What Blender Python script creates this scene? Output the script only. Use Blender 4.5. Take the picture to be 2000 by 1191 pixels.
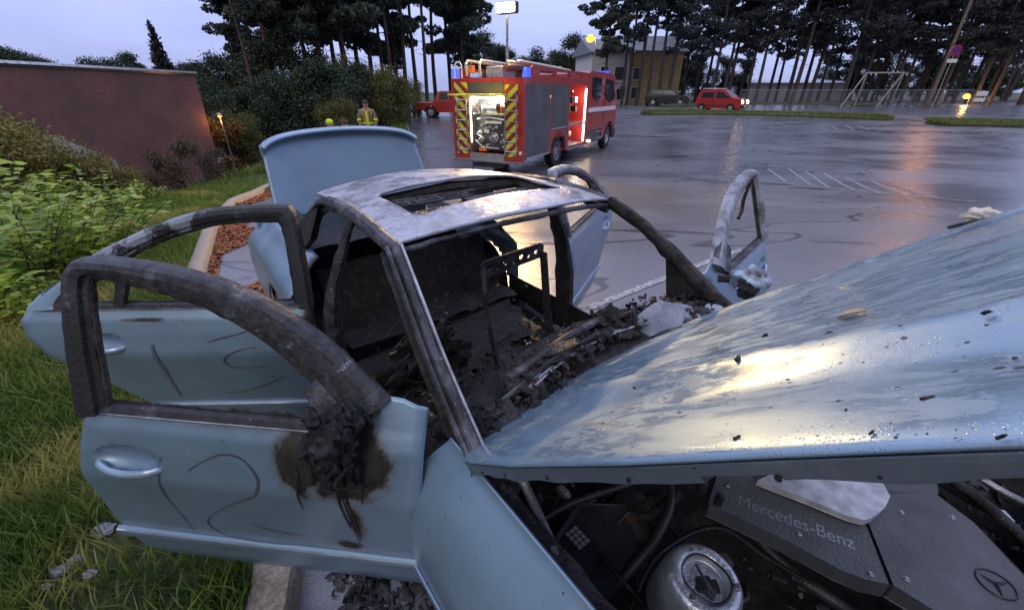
import bpy, bmesh, math, random
import numpy as np
from mathutils import Vector, Matrix, noise
from mathutils.geometry import tessellate_polygon
R = math.radians
sc = bpy.context.scene
for o in list(bpy.data.objects): bpy.data.objects.remove(o)
C = sc.collection
# ------------------------------------------------------------------ camera, sky, light, exposure
CAM_H, FOC, PITCH = 1.9, 800.0, math.atan(415/800.0)
cd = bpy.data.cameras.new('camera'); cam = bpy.data.objects.new('camera', cd); C.objects.link(cam)
cam.location = (0, 0, CAM_H); cam.rotation_euler = (math.pi/2-PITCH, 0, 0)
cd.sensor_width = 36; cd.lens = 36*FOC/2000; cd.clip_start = .03; cd.clip_end = 3000
sc.camera = cam
SUN_EL, SUN_ROT = R(35), R(200)
w = bpy.data.worlds.new('World'); sc.world = w; w.use_nodes = True
nt = w.node_tree; nt.nodes.clear(); L = nt.links.new
def wn(t, **k):
    n = nt.nodes.new(t)
    for a, b in k.items(): setattr(n, a, b)
    return n
out = wn('ShaderNodeOutputWorld'); bg = wn('ShaderNodeBackground'); bg2 = wn('ShaderNodeBackground'); addn = wn('ShaderNodeAddShader')
sky = wn('ShaderNodeTexSky', sky_type='NISHITA'); sky.sun_disc = False; sky.sun_elevation = SUN_EL; sky.sun_rotation = SUN_ROT
sky.dust_density = 4; L(sky.outputs[0], bg.inputs[0]); bg.inputs[1].default_value = .012
tc = wn('ShaderNodeTexCoord'); sp = wn('ShaderNodeSeparateXYZ'); L(tc.outputs['Generated'], sp.inputs[0])
rm = wn('ShaderNodeValToRGB'); L(sp.outputs[2], rm.inputs[0])
e = rm.color_ramp.elements; e[0].position = 0.0; e[0].color = (.34, .39, .66, 1); e[1].position = 1; e[1].color = (1.05, 1.15, 1.6, 1)
x = rm.color_ramp.elements.new(.10); x.color = (.385, .445, .79, 1)
x = rm.color_ramp.elements.new(.30); x.color = (.52, .58, .95, 1)
mp = wn('ShaderNodeMapping'); mp.inputs['Scale'].default_value = (1, 1, 4); L(tc.outputs['Generated'], mp.inputs[0])
ns = wn('ShaderNodeTexNoise'); ns.inputs['Scale'].default_value = 2.2; ns.inputs['Detail'].default_value = 5; L(mp.outputs[0], ns.inputs[0])
mr = wn('ShaderNodeMapRange'); mr.inputs[1].default_value = .3; mr.inputs[2].default_value = .7; mr.inputs[3].default_value = .84; mr.inputs[4].default_value = 1.16; L(ns.outputs[0], mr.inputs[0])
mx = wn('ShaderNodeVectorMath', operation='SCALE'); L(rm.outputs[0], mx.inputs[0]); L(mr.outputs[0], mx.inputs[3])
dk = wn('ShaderNodeMapRange'); dk.interpolation_type = 'SMOOTHSTEP'; L(sp.outputs[1], dk.inputs[0])
for i_, q_ in enumerate((-.7, .3, .24, 1.0)): dk.inputs[i_+1].default_value = q_
mx2 = wn('ShaderNodeVectorMath', operation='SCALE'); L(mx.outputs[0], mx2.inputs[0]); L(dk.outputs[0], mx2.inputs[3]); L(mx2.outputs[0], bg2.inputs[0]); bg2.inputs[1].default_value = 1.0
L(bg.outputs[0], addn.inputs[0]); L(bg2.outputs[0], addn.inputs[1]); L(addn.outputs[0], out.inputs[0])
sd = bpy.data.lights.new('sun', 'SUN'); sd.energy = .5; sd.angle = R(25); sd.color = (1, .95, .88)
so = bpy.data.objects.new('sun', sd); C.objects.link(so); so.rotation_euler = (R(90)-SUN_EL, 0, -SUN_ROT+math.pi)
sc.view_settings.view_transform = 'Standard'; sc.view_settings.look = 'None'; sc.view_settings.exposure = 0.35; sc.view_settings.gamma = 1
sc.render.engine = 'CYCLES'; sc.render.resolution_x = 1024; sc.render.resolution_y = 609
sc.cycles.max_bounces = 6; sc.cycles.transparent_max_bounces = 8; sc.cycles.sample_clamp_indirect = 6; sc.cycles.sample_clamp_direct = 0
# ------------------------------------------------------------------ measuring helpers (photo pixel -> place on the terrain or on a plane)
_F = Vector((0, math.cos(PITCH), -math.sin(PITCH))); _U = Vector((0, math.sin(PITCH), math.cos(PITCH))); _C = Vector((0, 0, CAM_H))
def ray(x, y): return _F + Vector((1, 0, 0))*((x-1000)/FOC) - _U*((y-595.5)/FOC)
def wy(x, y, Y):
    d = ray(x, y); return _C + d*(Y/d.y)
def lerp_tab(tab, v):
    if v <= tab[0][0]: return tab[0][1]
    for (a, b), (c, d) in zip(tab, tab[1:]):
        if v <= c:
            t = (v-a)/(c-a); t = t*t*(3-2*t) if True else t
            return b+(d-b)*t
    return tab[-1][1]
def lin(tab, v):
    if v <= tab[0][0]: return tab[0][1]
    for (a, b), (c, d) in zip(tab, tab[1:]):
        if v <= c: return b+(d-b)*(v-a)/(c-a)
    return tab[-1][1]
LOT = [(4, 0), (12.5, -.42), (18, -.42), (38, .25), (60, .4), (200, .7)]
KERB = [(-5, -.6), (-1, -.7), (.95, -.9), (2.6, -2.1), (4.35, -3.55), (6.4, -4.75), (8.9, -5.95), (11.5, -6.45), (15, -5.9), (18, -5.3), (23, -5.3), (30, -7.0), (38, -9.6), (48, -13), (200, -40)]
def lot_z(y): return lerp_tab(LOT, y)
def kerb_x(y): return lin(KERB, y)
def T(x, y):
    z = lot_z(y); k = kerb_x(y)
    if x < k:
        d = k-x; z += .10
        if y > 5: z -= .9*min(1, max(0, (d-1.6)/4))*min(1, (y-5)/5)*max(0, 1-max(0, y-24)/8)
        else: z += .05*min(1, d/2)
    return z
def G(px, py):
    d = ray(px, py); z = 0.
    for i in range(60):
        t = (z-CAM_H)/d.z; p = _C+d*t; z = z*.5+.5*T(p.x, p.y)
    return Vector((p.x, p.y, T(p.x, p.y)))
# ------------------------------------------------------------------ object helpers
def tag(o, label=None, cat=None, group=None, kind=None):
    if label: o['label'] = label
    if cat: o['category'] = cat
    if group: o['group'] = group
    if kind: o['kind'] = kind
    return o
def thing(name, label, cat, loc=(0, 0, 0), rz=0, group=None, s=1):
    o = bpy.data.objects.new(name, None); C.objects.link(o); o.location = loc; o.rotation_euler = (0, 0, rz); o.scale = (s, s, s)
    o.empty_display_size = .2
    return tag(o, label, cat, group)
def obj(name, V, F, m, parent=None, smooth=True, angle=40):
    me = bpy.data.meshes.new(name); me.from_pydata([tuple(v) for v in V], [], F); me.update()
    if smooth: me.shade_smooth()
    o = bpy.data.objects.new(name, me); C.objects.link(o)
    for q in (m if isinstance(m, (list, tuple)) else [m]): me.materials.append(q)
    if smooth and angle: me.set_sharp_from_angle(angle=R(angle))
    if parent: o.parent = parent
    return o
def fast(name, V, Q, m, parent=None):
    """numpy vertices (n,3) and faces (k,3|4)"""
    me = bpy.data.meshes.new(name); n = Q.shape[1]
    me.vertices.add(len(V)); me.vertices.foreach_set('co', V.astype(np.float32).ravel())
    me.loops.add(Q.size); me.loops.foreach_set('vertex_index', Q.astype(np.int32).ravel())
    me.polygons.add(len(Q)); me.polygons.foreach_set('loop_start', np.arange(0, Q.size, n, dtype=np.int32))
    me.update(calc_edges=True)
    o = bpy.data.objects.new(name, me); C.objects.link(o); me.materials.append(m)
    if parent: o.parent = parent
    return o
class MB:
    def __init__(s): s.V = []; s.F = []
    def add(s, V, F):
        b = len(s.V); s.V += [tuple(v) for v in V]; s.F += [tuple(i+b for i in f) for f in F]; return s
    def box(s, a, b, M=None):
        (x0, y0, z0), (x1, y1, z1) = a, b
        V = [Vector(p) for p in ((x0,y0,z0),(x1,y0,z0),(x1,y1,z0),(x0,y1,z0),(x0,y0,z1),(x1,y0,z1),(x1,y1,z1),(x0,y1,z1))]
        if M: V = [M @ v for v in V]
        return s.add(V, [(0,3,2,1),(4,5,6,7),(0,1,5,4),(1,2,6,5),(2,3,7,6),(3,0,4,7)])
    def tube(s, P, r, n=8, closed=False, sx=1.0):
        P = [Vector(p) for p in P]; N = len(P); rr = r if isinstance(r, (list, tuple)) else [r]*N
        V = []; up = None
        for i, p in enumerate(P):
            t = (P[(i+1) % N]-P[i-1]) if closed else (P[min(i+1, N-1)]-P[max(i-1, 0)])
            t.normalize()
            if up is None: up = Vector((0, 0, 1)) if abs(t.z) < .9 else Vector((1, 0, 0))
            a = t.cross(up).normalized(); b = a.cross(t).normalized(); up = b
            for k in range(n):
                q = 2*math.pi*k/n; V.append(p+(a*math.cos(q)*sx+b*math.sin(q))*rr[i])
        F = []
        for i in range(N if closed else N-1):
            j = (i+1) % N
            for k in range(n): F.append((i*n+k, i*n+(k+1) % n, j*n+(k+1) % n, j*n+k))
        if not closed: F += [tuple(range(n-1, -1, -1)), tuple((N-1)*n+k for k in range(n))]
        return s.add(V, F)
    def grid(s, rows, closed=False):
        n = len(rows[0]); V = [v for r in rows for v in r]; F = []
        for i in range(len(rows)-1):
            for k in range(n if closed else n-1): F.append((i*n+k, i*n+(k+1) % n, (i+1)*n+(k+1) % n, (i+1)*n+k))
        return s.add(V, F)
    def lathe(s, prof, c=(0, 0, 0), axis='z', n=24, M=None):
        rows = []
        for r, h in prof:
            row = []
            for k in range(n):
                q = 2*math.pi*k/n; a, b = r*math.cos(q), r*math.sin(q)
                v = Vector((a, b, h)) if axis == 'z' else (Vector((a, h, b)) if axis == 'y' else Vector((h, a, b)))
                if M: v = M @ v
                row.append(v+Vector(c))
            rows.append(row)
        return s.grid(rows, True)
    def prism(s, poly, f0, f1, holes=()):
        """2D polygon mapped by f0 / f1 (front/back) to 3D"""
        loops = [list(poly)]+[list(h) for h in holes]; flat = [p for l in loops for p in l]
        tris = tessellate_polygon([[Vector((p[0], p[1], 0)) for p in l] for l in loops]); n = len(flat)
        V = [f0(*p) for p in flat]+[f1(*p) for p in flat]
        F = [tuple(t) for t in tris]+[tuple(n+i for i in reversed(t)) for t in tris]
        b = 0
        for l in loops:
            for i in range(len(l)):
                j = (i+1) % len(l); F.append((b+i, b+j, n+b+j, n+b+i))
            b += len(l)
        return s.add(V, F)
    def blob(s, c, r, amp=.25, fr=2., seed=0, sub=3):
        bm = bmesh.new(); bmesh.ops.create_icosphere(bm, subdivisions=sub, radius=1)
        V = []
        for v in bm.verts:
            d = 1+amp*noise.noise(v.co*fr+Vector((seed*7.3, seed, 0)))*1.6+amp*.5*noise.noise(v.co*fr*3+Vector((seed, 3, 5)))
            V.append(Vector((v.co.x*r[0]*d+c[0], v.co.y*r[1]*d+c[1], v.co.z*r[2]*d+c[2])))
        F = [tuple(q.index for q in f.verts) for f in bm.faces]; bm.free()
        return s.add(V, F)
    def out(s, name, m, parent=None, smooth=True, angle=40): return obj(name, s.V, s.F, m, parent, smooth, angle)
def catmull(P, n):
    P = [Vector(p) for p in P]; Q = [P[0]*2-P[1]]+P+[P[-1]*2-P[-2]]; L_ = len(P)-1; o = []
    for i in range(n):
        t = i/(n-1)*L_; k = min(int(t), L_-1); u = t-k; a, b, c, d = Q[k:k+4]
        o.append(.5*((2*b)+(c-a)*u+(2*a-5*b+4*c-d)*u*u+(3*b-a-3*c+d)*u**3))
    return o
def solid(o, t, off=-1):
    m = o.modifiers.new('solid', 'SOLIDIFY'); m.thickness = t; m.offset = off; return o
def bev(o, wd=.01, n=2):
    m = o.modifiers.new('bevel', 'BEVEL'); m.width = wd; m.segments = n; m.limit_method = 'ANGLE'; return o
def roughen(o, amp, fr, seed=0):
    for v in o.data.vertices:
        v.co += noise.noise_vector(v.co*fr+Vector((seed*3.1, seed, 0)))*amp
    return o
def copy_tree(o, parent=None):
    c = o.copy(); C.objects.link(c); c.parent = parent
    for ch in list(o.children): copy_tree(ch, c)
    return c
# ------------------------------------------------------------------ materials
class NT:
    def __init__(s, name):
        s.m = bpy.data.materials.new(name); s.m.use_nodes = True; s.t = s.m.node_tree; s.b = s.t.nodes['Principled BSDF']; s.c = s.t.nodes.new('ShaderNodeTexCoord').outputs['Object']
    def n(s, t, **k):
        n = s.t.nodes.new(t)
        for a, b in k.items(): setattr(n, a, b)
        return n
    def l(s, a, b): s.t.links.new(a, b)
    def noise(s, scale, detail=4, rough=.55, vec=None, sc3=None, dist=0):
        n = s.n('ShaderNodeTexNoise'); n.inputs['Scale'].default_value = scale; n.inputs['Detail'].default_value = detail; n.inputs['Roughness'].default_value = rough; n.inputs['Distortion'].default_value = dist
        v = vec or s.c
        if sc3:
            m = s.n('ShaderNodeMapping'); m.inputs['Scale'].default_value = sc3; s.l(v, m.inputs[0]); v = m.outputs[0]
        s.l(v, n.inputs['Vector']); return n.outputs[0]
    def step(s, v, a, b, lo=0, hi=1):
        m = s.n('ShaderNodeMapRange'); m.interpolation_type = 'SMOOTHSTEP'
        for i, q in enumerate((a, b, lo, hi)): m.inputs[i+1].default_value = q
        s.l(v, m.inputs[0]); return m.outputs[0]
    def mix(s, f, a, b):
        m = s.n('ShaderNodeMix', data_type='RGBA')
        for i, q in ((0, f), (6, a), (7, b)):
            if isinstance(q, (int, float)): m.inputs[i].default_value = q
            elif isinstance(q, tuple): m.inputs[i].default_value = (*q[:3], 1)
            else: s.l(q, m.inputs[i])
        return m.outputs[2]
    def math(s, op, a, b=None, clamp=False):
        m = s.n('ShaderNodeMath', operation=op); m.use_clamp = clamp
        for i, q in enumerate((a, b)):
            if q is None: continue
            if isinstance(q, (int, float)): m.inputs[i].default_value = q
            else: s.l(q, m.inputs[i])
        return m.outputs[0]
    def dist(s, p, scale=(1, 1, 1)):
        a = s.n('ShaderNodeVectorMath', operation='SUBTRACT'); s.l(s.c, a.inputs[0]); a.inputs[1].default_value = p
        b = s.n('ShaderNodeVectorMath', operation='MULTIPLY'); s.l(a.outputs[0], b.inputs[0]); b.inputs[1].default_value = scale
        d = s.n('ShaderNodeVectorMath', operation='LENGTH'); s.l(b.outputs[0], d.inputs[0]); return d.outputs['Value']
    def bump(s, h, strength=.3, dist=.01, prev=None):
        b = s.n('ShaderNodeBump'); b.inputs['Strength'].default_value = strength; b.inputs['Distance'].default_value = dist; s.l(h, b.inputs['Height'])
        if prev: s.l(prev, b.inputs['Normal'])
        return b.outputs[0]
    def set(s, **k):
        nm = dict(col='Base Color', rough='Roughness', metal='Metallic', normal='Normal', coat='Coat Weight', spec='Specular IOR Level', alpha='Alpha', emit='Emission Color', es='Emission Strength', trans='Transmission Weight', crough='Coat Roughness', sub='Subsurface Weight')
        for a, q in k.items():
            i = s.b.inputs[nm[a]]
            if isinstance(q, (int, float)): i.default_value = q
            elif isinstance(q, tuple): i.default_value = (*q[:3], 1)
            else: s.l(q, i)
        return s.m
def plain(name, col, rough=.6, metal=0, var=.25, scale=8, bump=0, bscale=40, **k):
    t = NT(name); n = t.noise(scale, 5)
    a = tuple(c*(1-var) for c in col); b = tuple(min(1, c*(1+var)) for c in col)
    c = t.mix(t.step(n, .3, .7), a, b)
    if bump: k['normal'] = t.bump(t.noise(bscale, 4), bump, .01)
    return t.set(col=c, rough=t.step(t.noise(scale*2.3, 3), .3, .7, max(.02, rough*.8), min(1, rough*1.2)), metal=metal, **k)
def glow(name, col, s):
    t = NT(name); return t.set(col=col, emit=col, es=s, rough=.4)
def paint(name, base, burns=(), dirt=.5, film=0, wet=1.0, warp=0):
    """wet metallic blue car paint, soot specks, water beads; burns = char stains with their own place and outline"""
    t = NT(name)
    n1 = t.noise(3, 5); n2 = t.noise(60, 3)
    col = t.mix(t.step(n1, .35, .75), base, tuple(c*.86 for c in base))
    # road film / dust streaks
    st = t.step(t.noise(9, 6, .65), .52, .72, 0, .35*dirt); col = t.mix(st, col, (.33, .33, .34))
    # small soot specks
    vo = t.n('ShaderNodeTexVoronoi'); vo.inputs['Scale'].default_value = 38; t.l(t.c, vo.inputs['Vector'])
    wm = t.noise(7, 2); thr = t.step(wm, .42, .75, .05, .20)
    sp_ = t.math('LESS_THAN', vo.outputs['Distance'], thr); pk = t.math('GREATER_THAN', t.noise(23, 1), .50)
    spk = t.math('MULTIPLY', t.math('MULTIPLY', sp_, pk), dirt*1.2, True)
    col = t.mix(spk, col, (.03, .03, .035))
    fg = t.noise(420, 2, .6); col = t.mix(t.step(fg, .3, .7), tuple(c*.80 for c in base), col) if 0 else t.mix(t.step(fg, .25, .75, .22, 0), col, (.10, .15, .18))
    col = t.mix(t.step(t.noise(30, 6, .75, sc3=(1, .25, 1)), .60, .72, 0, .4*dirt), col, (.12, .13, .14))
    # dry / wet patches: roughness map
    wp = t.noise(4.5, 6, .62, sc3=(1, .55, 1)); rough = t.step(wp, .42, .58, .33, .44)
    if film:   # thin water film broken into patches, smoother than the dry dusty paint
        fm = t.noise(26, 7, .74, sc3=(.42, 1.35, .42), dist=.5); fz = t.math('MULTIPLY', t.step(fm, .47, .50), t.step(t.noise(2.4, 3), .38, .50)); rough = t.math('SUBTRACT', t.math('ADD', rough, .02), t.math('MULTIPLY', fz, .18))
    # droplets
    vd = t.n('ShaderNodeTexVoronoi'); vd.inputs['Scale'].default_value = 230; t.l(t.c, vd.inputs['Vector'])
    drop = t.step(vd.outputs['Distance'], .0, .36, 1, 0)
    dm = t.math('MULTIPLY', drop, t.step(t.noise(14, 3), .46, .6))
    nb = t.bump(dm, .28*wet, .0018)
    nb = t.bump(t.noise(1.7, 2), .5+warp, .02, nb)
    mask = None
    for (p, s3, r0, r1, lvl) in burns:
        d = t.dist(p, s3); d = t.math('ADD', d, t.math('MULTIPLY', t.math('SUBTRACT', t.noise(9, 6, .7), .5), .9*r1))
        mk = t.step(d, r0, r1, lvl, 0); mask = mk if mask is None else t.math('MAXIMUM', mask, mk)
    if mask is not None:
        brown = t.mix(t.step(t.noise(20, 4), .35, .65), (.008, .007, .006), (.030, .022, .017))
        edge = t.step(mask, .02, .45, 0, .75); col = t.mix(edge, col, (.12, .085, .07)); col = t.mix(t.step(t.math('ADD', mask, t.math('MULTIPLY', t.math('SUBTRACT', t.noise(26, 6, .75), .5), .9)), .28, .62), col, brown)
        rough = t.math('MAXIMUM', rough, t.step(mask, .2, .8, 0, .65))
        met = t.step(mask, .1, .6, .48, .0)
    else: met = .48
    return t.set(col=col, rough=rough, metal=met, normal=nb, coat=.28, crough=(t.math('SUBTRACT', .34, t.math('MULTIPLY', fz, .26)) if film else .16))
def char(name, ash=.5, ashcol=(.34, .33, .37), dark=(.013, .012, .013), scale=6, rust=0, rough=.55, ashed=(.47, .62)):
    t = NT(name); n = t.noise(scale*.6, 7, .6, dist=.6); fine = t.noise(scale*5, 4)
    col = t.mix(t.step(fine, .35, .65), dark, tuple(c*2.4 for c in dark))
    if rust: col = t.mix(t.step(t.noise(scale*1.7, 5), .5, .7, 0, rust), col, (.12, .055, .03))
    m = t.math('MULTIPLY', t.step(n, *ashed), t.step(t.noise(scale*4, 5, .7), .35, .6, ash*.25, ash)); col = t.mix(m, col, ashcol)
    sp_ = t.step(t.noise(scale*16, 2), .70, .74, 0, .8*ash); col = t.mix(sp_, col, (.6, .6, .62))
    rg = t.step(t.noise(scale*3, 4), .3, .7, rough*.55, min(1, rough*1.3))
    return t.set(col=col, rough=rg, metal=.15, normal=t.bump(t.noise(scale*7, 6, .7), .8, .012))
BLUE = (.245, .355, .465)
HINGE_R = (-.63, -.88)
M = {}
M['paint'] = paint('car_paint', BLUE, dirt=.5)
M['hood'] = paint('bonnet_paint', (.27, .385, .48), dirt=.9, wet=1.3, warp=.4, film=1)
M['char'] = char('charred_metal', .35)
M['charash'] = char('charred_metal_with_ash', .6, (.23, .225, .26), (.013, .012, .014), 5, rough=.45)
M['paleash'] = char('pale_ash_metal', .85, (.36, .37, .43), (.05, .05, .055), 4, rough=.45, ashed=(.36, .50))
M['charmix'] = char('char_and_ash', .22, (.20, .19, .21), (.0055, .005, .0055), 16, rust=.25, rough=.24)
M['soot'] = char('soot', .12, (.25, .22, .2), (.007, .0065, .006), 9, rust=.5, rough=.7)
M['interior'] = char('burnt_interior', .07, (.12, .10, .09), (.0032, .003, .0028), 14, rust=.4, rough=.55, ashed=(.56, .66))
M['debris'] = char('burnt_debris', .2, (.18, .16, .14), (.005, .0045, .0045), 18, rust=.5, rough=.30, ashed=(.5, .6))
M['steel'] = plain('bare_steel', (.30, .30, .32), .38, .8, .35, 12, .3, 60)
M['alu'] = plain('cast_aluminium', (.42, .44, .48), .36, .7, .3, 14, .3, 70)
M['plastic'] = plain('black_plastic', (.02, .02, .023), .45, 0, .3, 10, .2, 50)
M['tyre'] = plain('tyre_rubber', (.02, .02, .02), .8, 0, .3, 10)
M['glass'] = plain('dark_glass', (.03, .035, .045), .06, 0, .1, 3)
M['red'] = plain('red_paint', (.40, .030, .028), .36, .1, .12, 3, coat=.4)
M['reddark'] = plain('dark_red_paint', (.30, .02, .018), .45, 0, .2, 3)
M['white'] = plain('white_paint', (.75, .75, .75), .5, 0, .06, 4)
M['yellow'] = plain('yellow_reflective', (.62, .66, .05), .35, 0, .1, 5)
M['chrome'] = plain('bright_metal', (.62, .63, .66), .22, .9, .15, 10)
M['grey'] = plain('grey_shutter', (.115, .12, .13), .4, .5, .08, 3)
M['bluelens'] = glow('blue_beacon', (.05, .12, .9), .55)
M['orangelens'] = plain('orange_lens', (.75, .2, .03), .3)
M['led'] = glow('led_strip', (1, .86, .66), 9)
M['head'] = glow('headlamp_glow', (1, .66, .32), 30)
M['flood'] = glow('floodlight_glow', (1, .70, .32), 260)
M['sodium'] = glow('sodium_glow', (1, .42, .03), 3.2)
M['wood'] = plain('weathered_wood', (.16, .115, .085), .8, 0, .35, 3, .5, 30)
M['concrete'] = plain('concrete', (.27, .27, .27), .75, 0, .25, 3, .4, 30)
M['skin'] = plain('skin', (.45, .24, .18), .5, 0, .1, 10)
M['hair'] = plain('brown_hair', (.05, .03, .02), .7)
M['turnout'] = plain('tan_turnout_fabric', (.24, .18, .09), .85, 0, .25, 12)
M['hivis'] = plain('hi_vis_fabric', (.55, .80, .02), .7, 0, .1, 8)
M['darkcloth'] = plain('dark_cloth', (.03, .035, .045), .9, 0, .2, 12)
M['plate'] = plain('bright_aluminium_plate', (.46, .46, .50), .38, .35, .22, 22)
# ================================================================== SETTING
def asphalt():
    t = NT('wet_asphalt'); c = t.c
    big = t.noise(.22, 5, .6, sc3=(1, 1.6, 1)); mid = t.noise(1.3, 5, .6); fine = t.noise(70, 4, .7)
    col = t.mix(t.step(fine, .3, .7), (.070, .070, .084), (.150, .150, .178))
    col = t.mix(t.step(mid, .35, .7, 0, .5), col, (.10, .095, .10))
    # dark meandering wet seams
    sm = t.noise(.16, 3, .5, sc3=(.6, 1.9, 1), dist=1.2); seam = t.step(t.math('ABSOLUTE', t.math('SUBTRACT', sm, .5)), .001, .006, .8, 0)
    sm2 = t.noise(.3, 5, .7, sc3=(.45, 1.6, 1), dist=.8); oil = t.step(sm2, .575, .64)
    dk = t.math('MAXIMUM', t.math('MULTIPLY', seam, .8), t.math('MULTIPLY', oil, .8)); col = t.mix(dk, col, (.014, .014, .016))
    rough = t.step(big, .35, .65, .20, .36)
    h = t.math('ADD', t.math('MULTIPLY', fine, .6), mid)
    return t.set(col=col, rough=t.math('SUBTRACT', rough, t.math('MULTIPLY', dk, .14)), normal=t.bump(h, .38, .010), spec=t.step(dk, 0, 1, 1.0, .35))
M['asphalt'] = asphalt()
def soil(name, a, b, sc_=1.5):
    t = NT(name); n = t.noise(sc_, 8, .7); return t.set(col=t.mix(t.step(n, .35, .65), a, b), rough=.85, normal=t.bump(t.noise(sc_*8, 6, .7), .8, .05))
M['turf'] = soil('turf_soil', (.022, .038, .012), (.06, .085, .024), 2.2)
M['forest'] = soil('forest_floor', (.03, .022, .018), (.09, .055, .035), .8)
M['farturf'] = soil('far_turf', (.05, .07, .02), (.11, .12, .035), 3)
def sheet(name, xs, ys, m, dz=0, kind='structure', z=None):
    V = []; F = []; n = len(xs(0))
    for y in ys:
        for x in xs(y): V.append((x, y, (z(x, y) if z else T(x, y))+dz))
    for i in range(len(ys)-1):
        for k in range(n-1): F.append((i*n+k, i*n+k+1, (i+1)*n+k+1, (i+1)*n+k))
    return tag(obj(name, V, F, m), kind=kind)
YS = [-30, -12, -6]+[-5+.5*i for i in range(50)]+[20+i for i in range(40)]+[60, 70, 90, 120, 200, 500, 1500]
def gx(y):
    k = kerb_x(y); return [-1500, -300, -120, -60, -35, -25]+[k-14+.7*i for i in range(20)]+[k-.02, k+.001, k+1, k+8, 60, 120, 400, 1500]
sheet('ground', lambda y: sorted(gx(y)), YS, M['turf'], z=lambda x, y: T(x, y) if x < kerb_x(y) else lot_z(y)-.05)
AS = [y for y in YS if -13 < y <= 76]+[76]
AS = sorted(set(AS))
sheet('parking_lot', lambda y: [kerb_x(y)+(90-kerb_x(y))*t for t in (0, .01, .05, .1, .2, .4, .7, 1)], AS, M['asphalt'], z=lambda x, y: lot_z(y))
sheet('forest_floor', lambda y: [20, 40, 70, 130], [72, 90, 120, 180], M['forest'], .03, z=lambda x, y: lot_z(y))
def patch(name, px, m, dz, kind='structure', h=0, **k):
    P = [G(*p) if len(p) == 2 else Vector(p) for p in px]; mb = MB()
    mb.prism([(p.x, p.y) for p in P], lambda x, y: (x, y, lot_z(y)+dz+h), lambda x, y: (x, y, lot_z(y)-.04))
    return tag(mb.out(name, m, smooth=False), kind=kind, **k)
# kerb along the verge
KP = [(kerb_x(y)-.07, y) for y in [-5, -3, -1, 0, .95, 1.5, 2.0, 2.6, 3.2, 3.8, 4.35, 5, 5.7, 6.4, 7.2, 8, 8.9, 10, 11.5, 13, 15, 18, 22, 26, 31, 36, 42, 48]]
KP = [Vector((x, y, 0)) for x, y in KP]; KPs = catmull(KP, 160)
rows = []
for i, p in enumerate(KPs):
    t = (KPs[min(i+1, 159)]-KPs[max(i-1, 0)]).normalized(); nrm = Vector((-t.y, t.x, 0)); z = lot_z(p.y)
    rows.append([p+nrm*a+Vector((0, 0, z+b)) for a, b in ((-.08, -.1), (-.078, .10), (-.06, .125), (.06, .13), (.085, .115), (.09, -.1))])
kc = NT('granite_kerb'); M['kerb'] = kc.set(col=kc.mix(kc.step(kc.noise(60, 5), .35, .65), (.22, .19, .16), (.38, .32, .25)), rough=.55, normal=kc.bump(kc.noise(90, 4), .5, .005))
tag(MB().grid(rows).out('kerb', M['kerb']), kind='structure')
# raised grass islands at the far side, each a low mound with kerb
def island(pts, w_):
    c = [G(*p) for p in pts]; c = catmull(c, 50); rr = []
    for i, p in enumerate(c):
        t = (c[min(i+1, 49)]-c[max(i-1, 0)]).normalized(); nrm = Vector((-t.y, t.x, 0)); e_ = min(1, (min(i, 49-i)/3)**.5+.02)
        rr.append([Vector((p.x, p.y, lot_z(p.y)))+nrm*a*w_*e_+Vector((0, 0, b)) for a, b in ((-.5, -.02), (-.5, .12), (-.42, .2), (0, .28), (.42, .2), (.5, .12), (.5, -.02))])
    return tag(MB().grid(rr).out('grass_island', M['farturf']), kind='structure'), c
ISL = [island([(1250, 224), (1400, 224), (1600, 229), (1745, 235)], 1.6), island([(1815, 243), (1900, 244), (2010, 247), (2150, 250)], 2.0)]
island([(1290, 210), (1400, 206), (1560, 205), (1705, 209)], .8)
# painted lines, as sheets just above the asphalt
t = NT('worn_road_paint'); M['line'] = t.set(col=t.mix(t.step(t.noise(25, 6, .7), .42, .58), (.10, .10, .11), (.42, .42, .45)), rough=.35)
def line(a, b, wd=.1, dz=.006):
    a, b = G(*a), G(*b); n_ = max(2, int((b-a).length/.6)); t = (b-a).normalized(); nn = Vector((-t.y, t.x, 0))*wd/2; rr = []
    for i in range(n_+1):
        p = a.lerp(b, i/n_); rr.append([Vector((q.x, q.y, lot_z(q.y)+dz)) for q in (p-nn, p+nn)])
    return rr
mb = MB()
for a, b, wd in [((1150, 602), (1450, 487), .09), ((1422, 345), (1905, 394), .10), ((1500, 330), (1535, 356), .09), ((1540, 330), (1585, 362), .09), ((1574, 335), (1620, 367), .09), ((1607, 338), (1670, 372), .09), ((1652, 347), (1720, 378), .09), ((1700, 353), (1775, 382), .09), ((1750, 362), (1830, 386), .09),
                 ((1625, 247), (1638, 254), .12), ((1650, 245), (1668, 254), .12), ((1675, 245), (1700, 255), .12), ((1600, 248), (1615, 254), .12), ((1700, 285), (2000, 318), .1), ((1560, 305), (2000, 350), .1), ((810, 278), (882, 284), .1), ((815, 292), (880, 300), .1), ((1300, 262), (1620, 243), .1)]:
    mb.grid(line(a, b, wd))
tag(mb.out('road_markings', M['line'], smooth=False), kind='structure')
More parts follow.
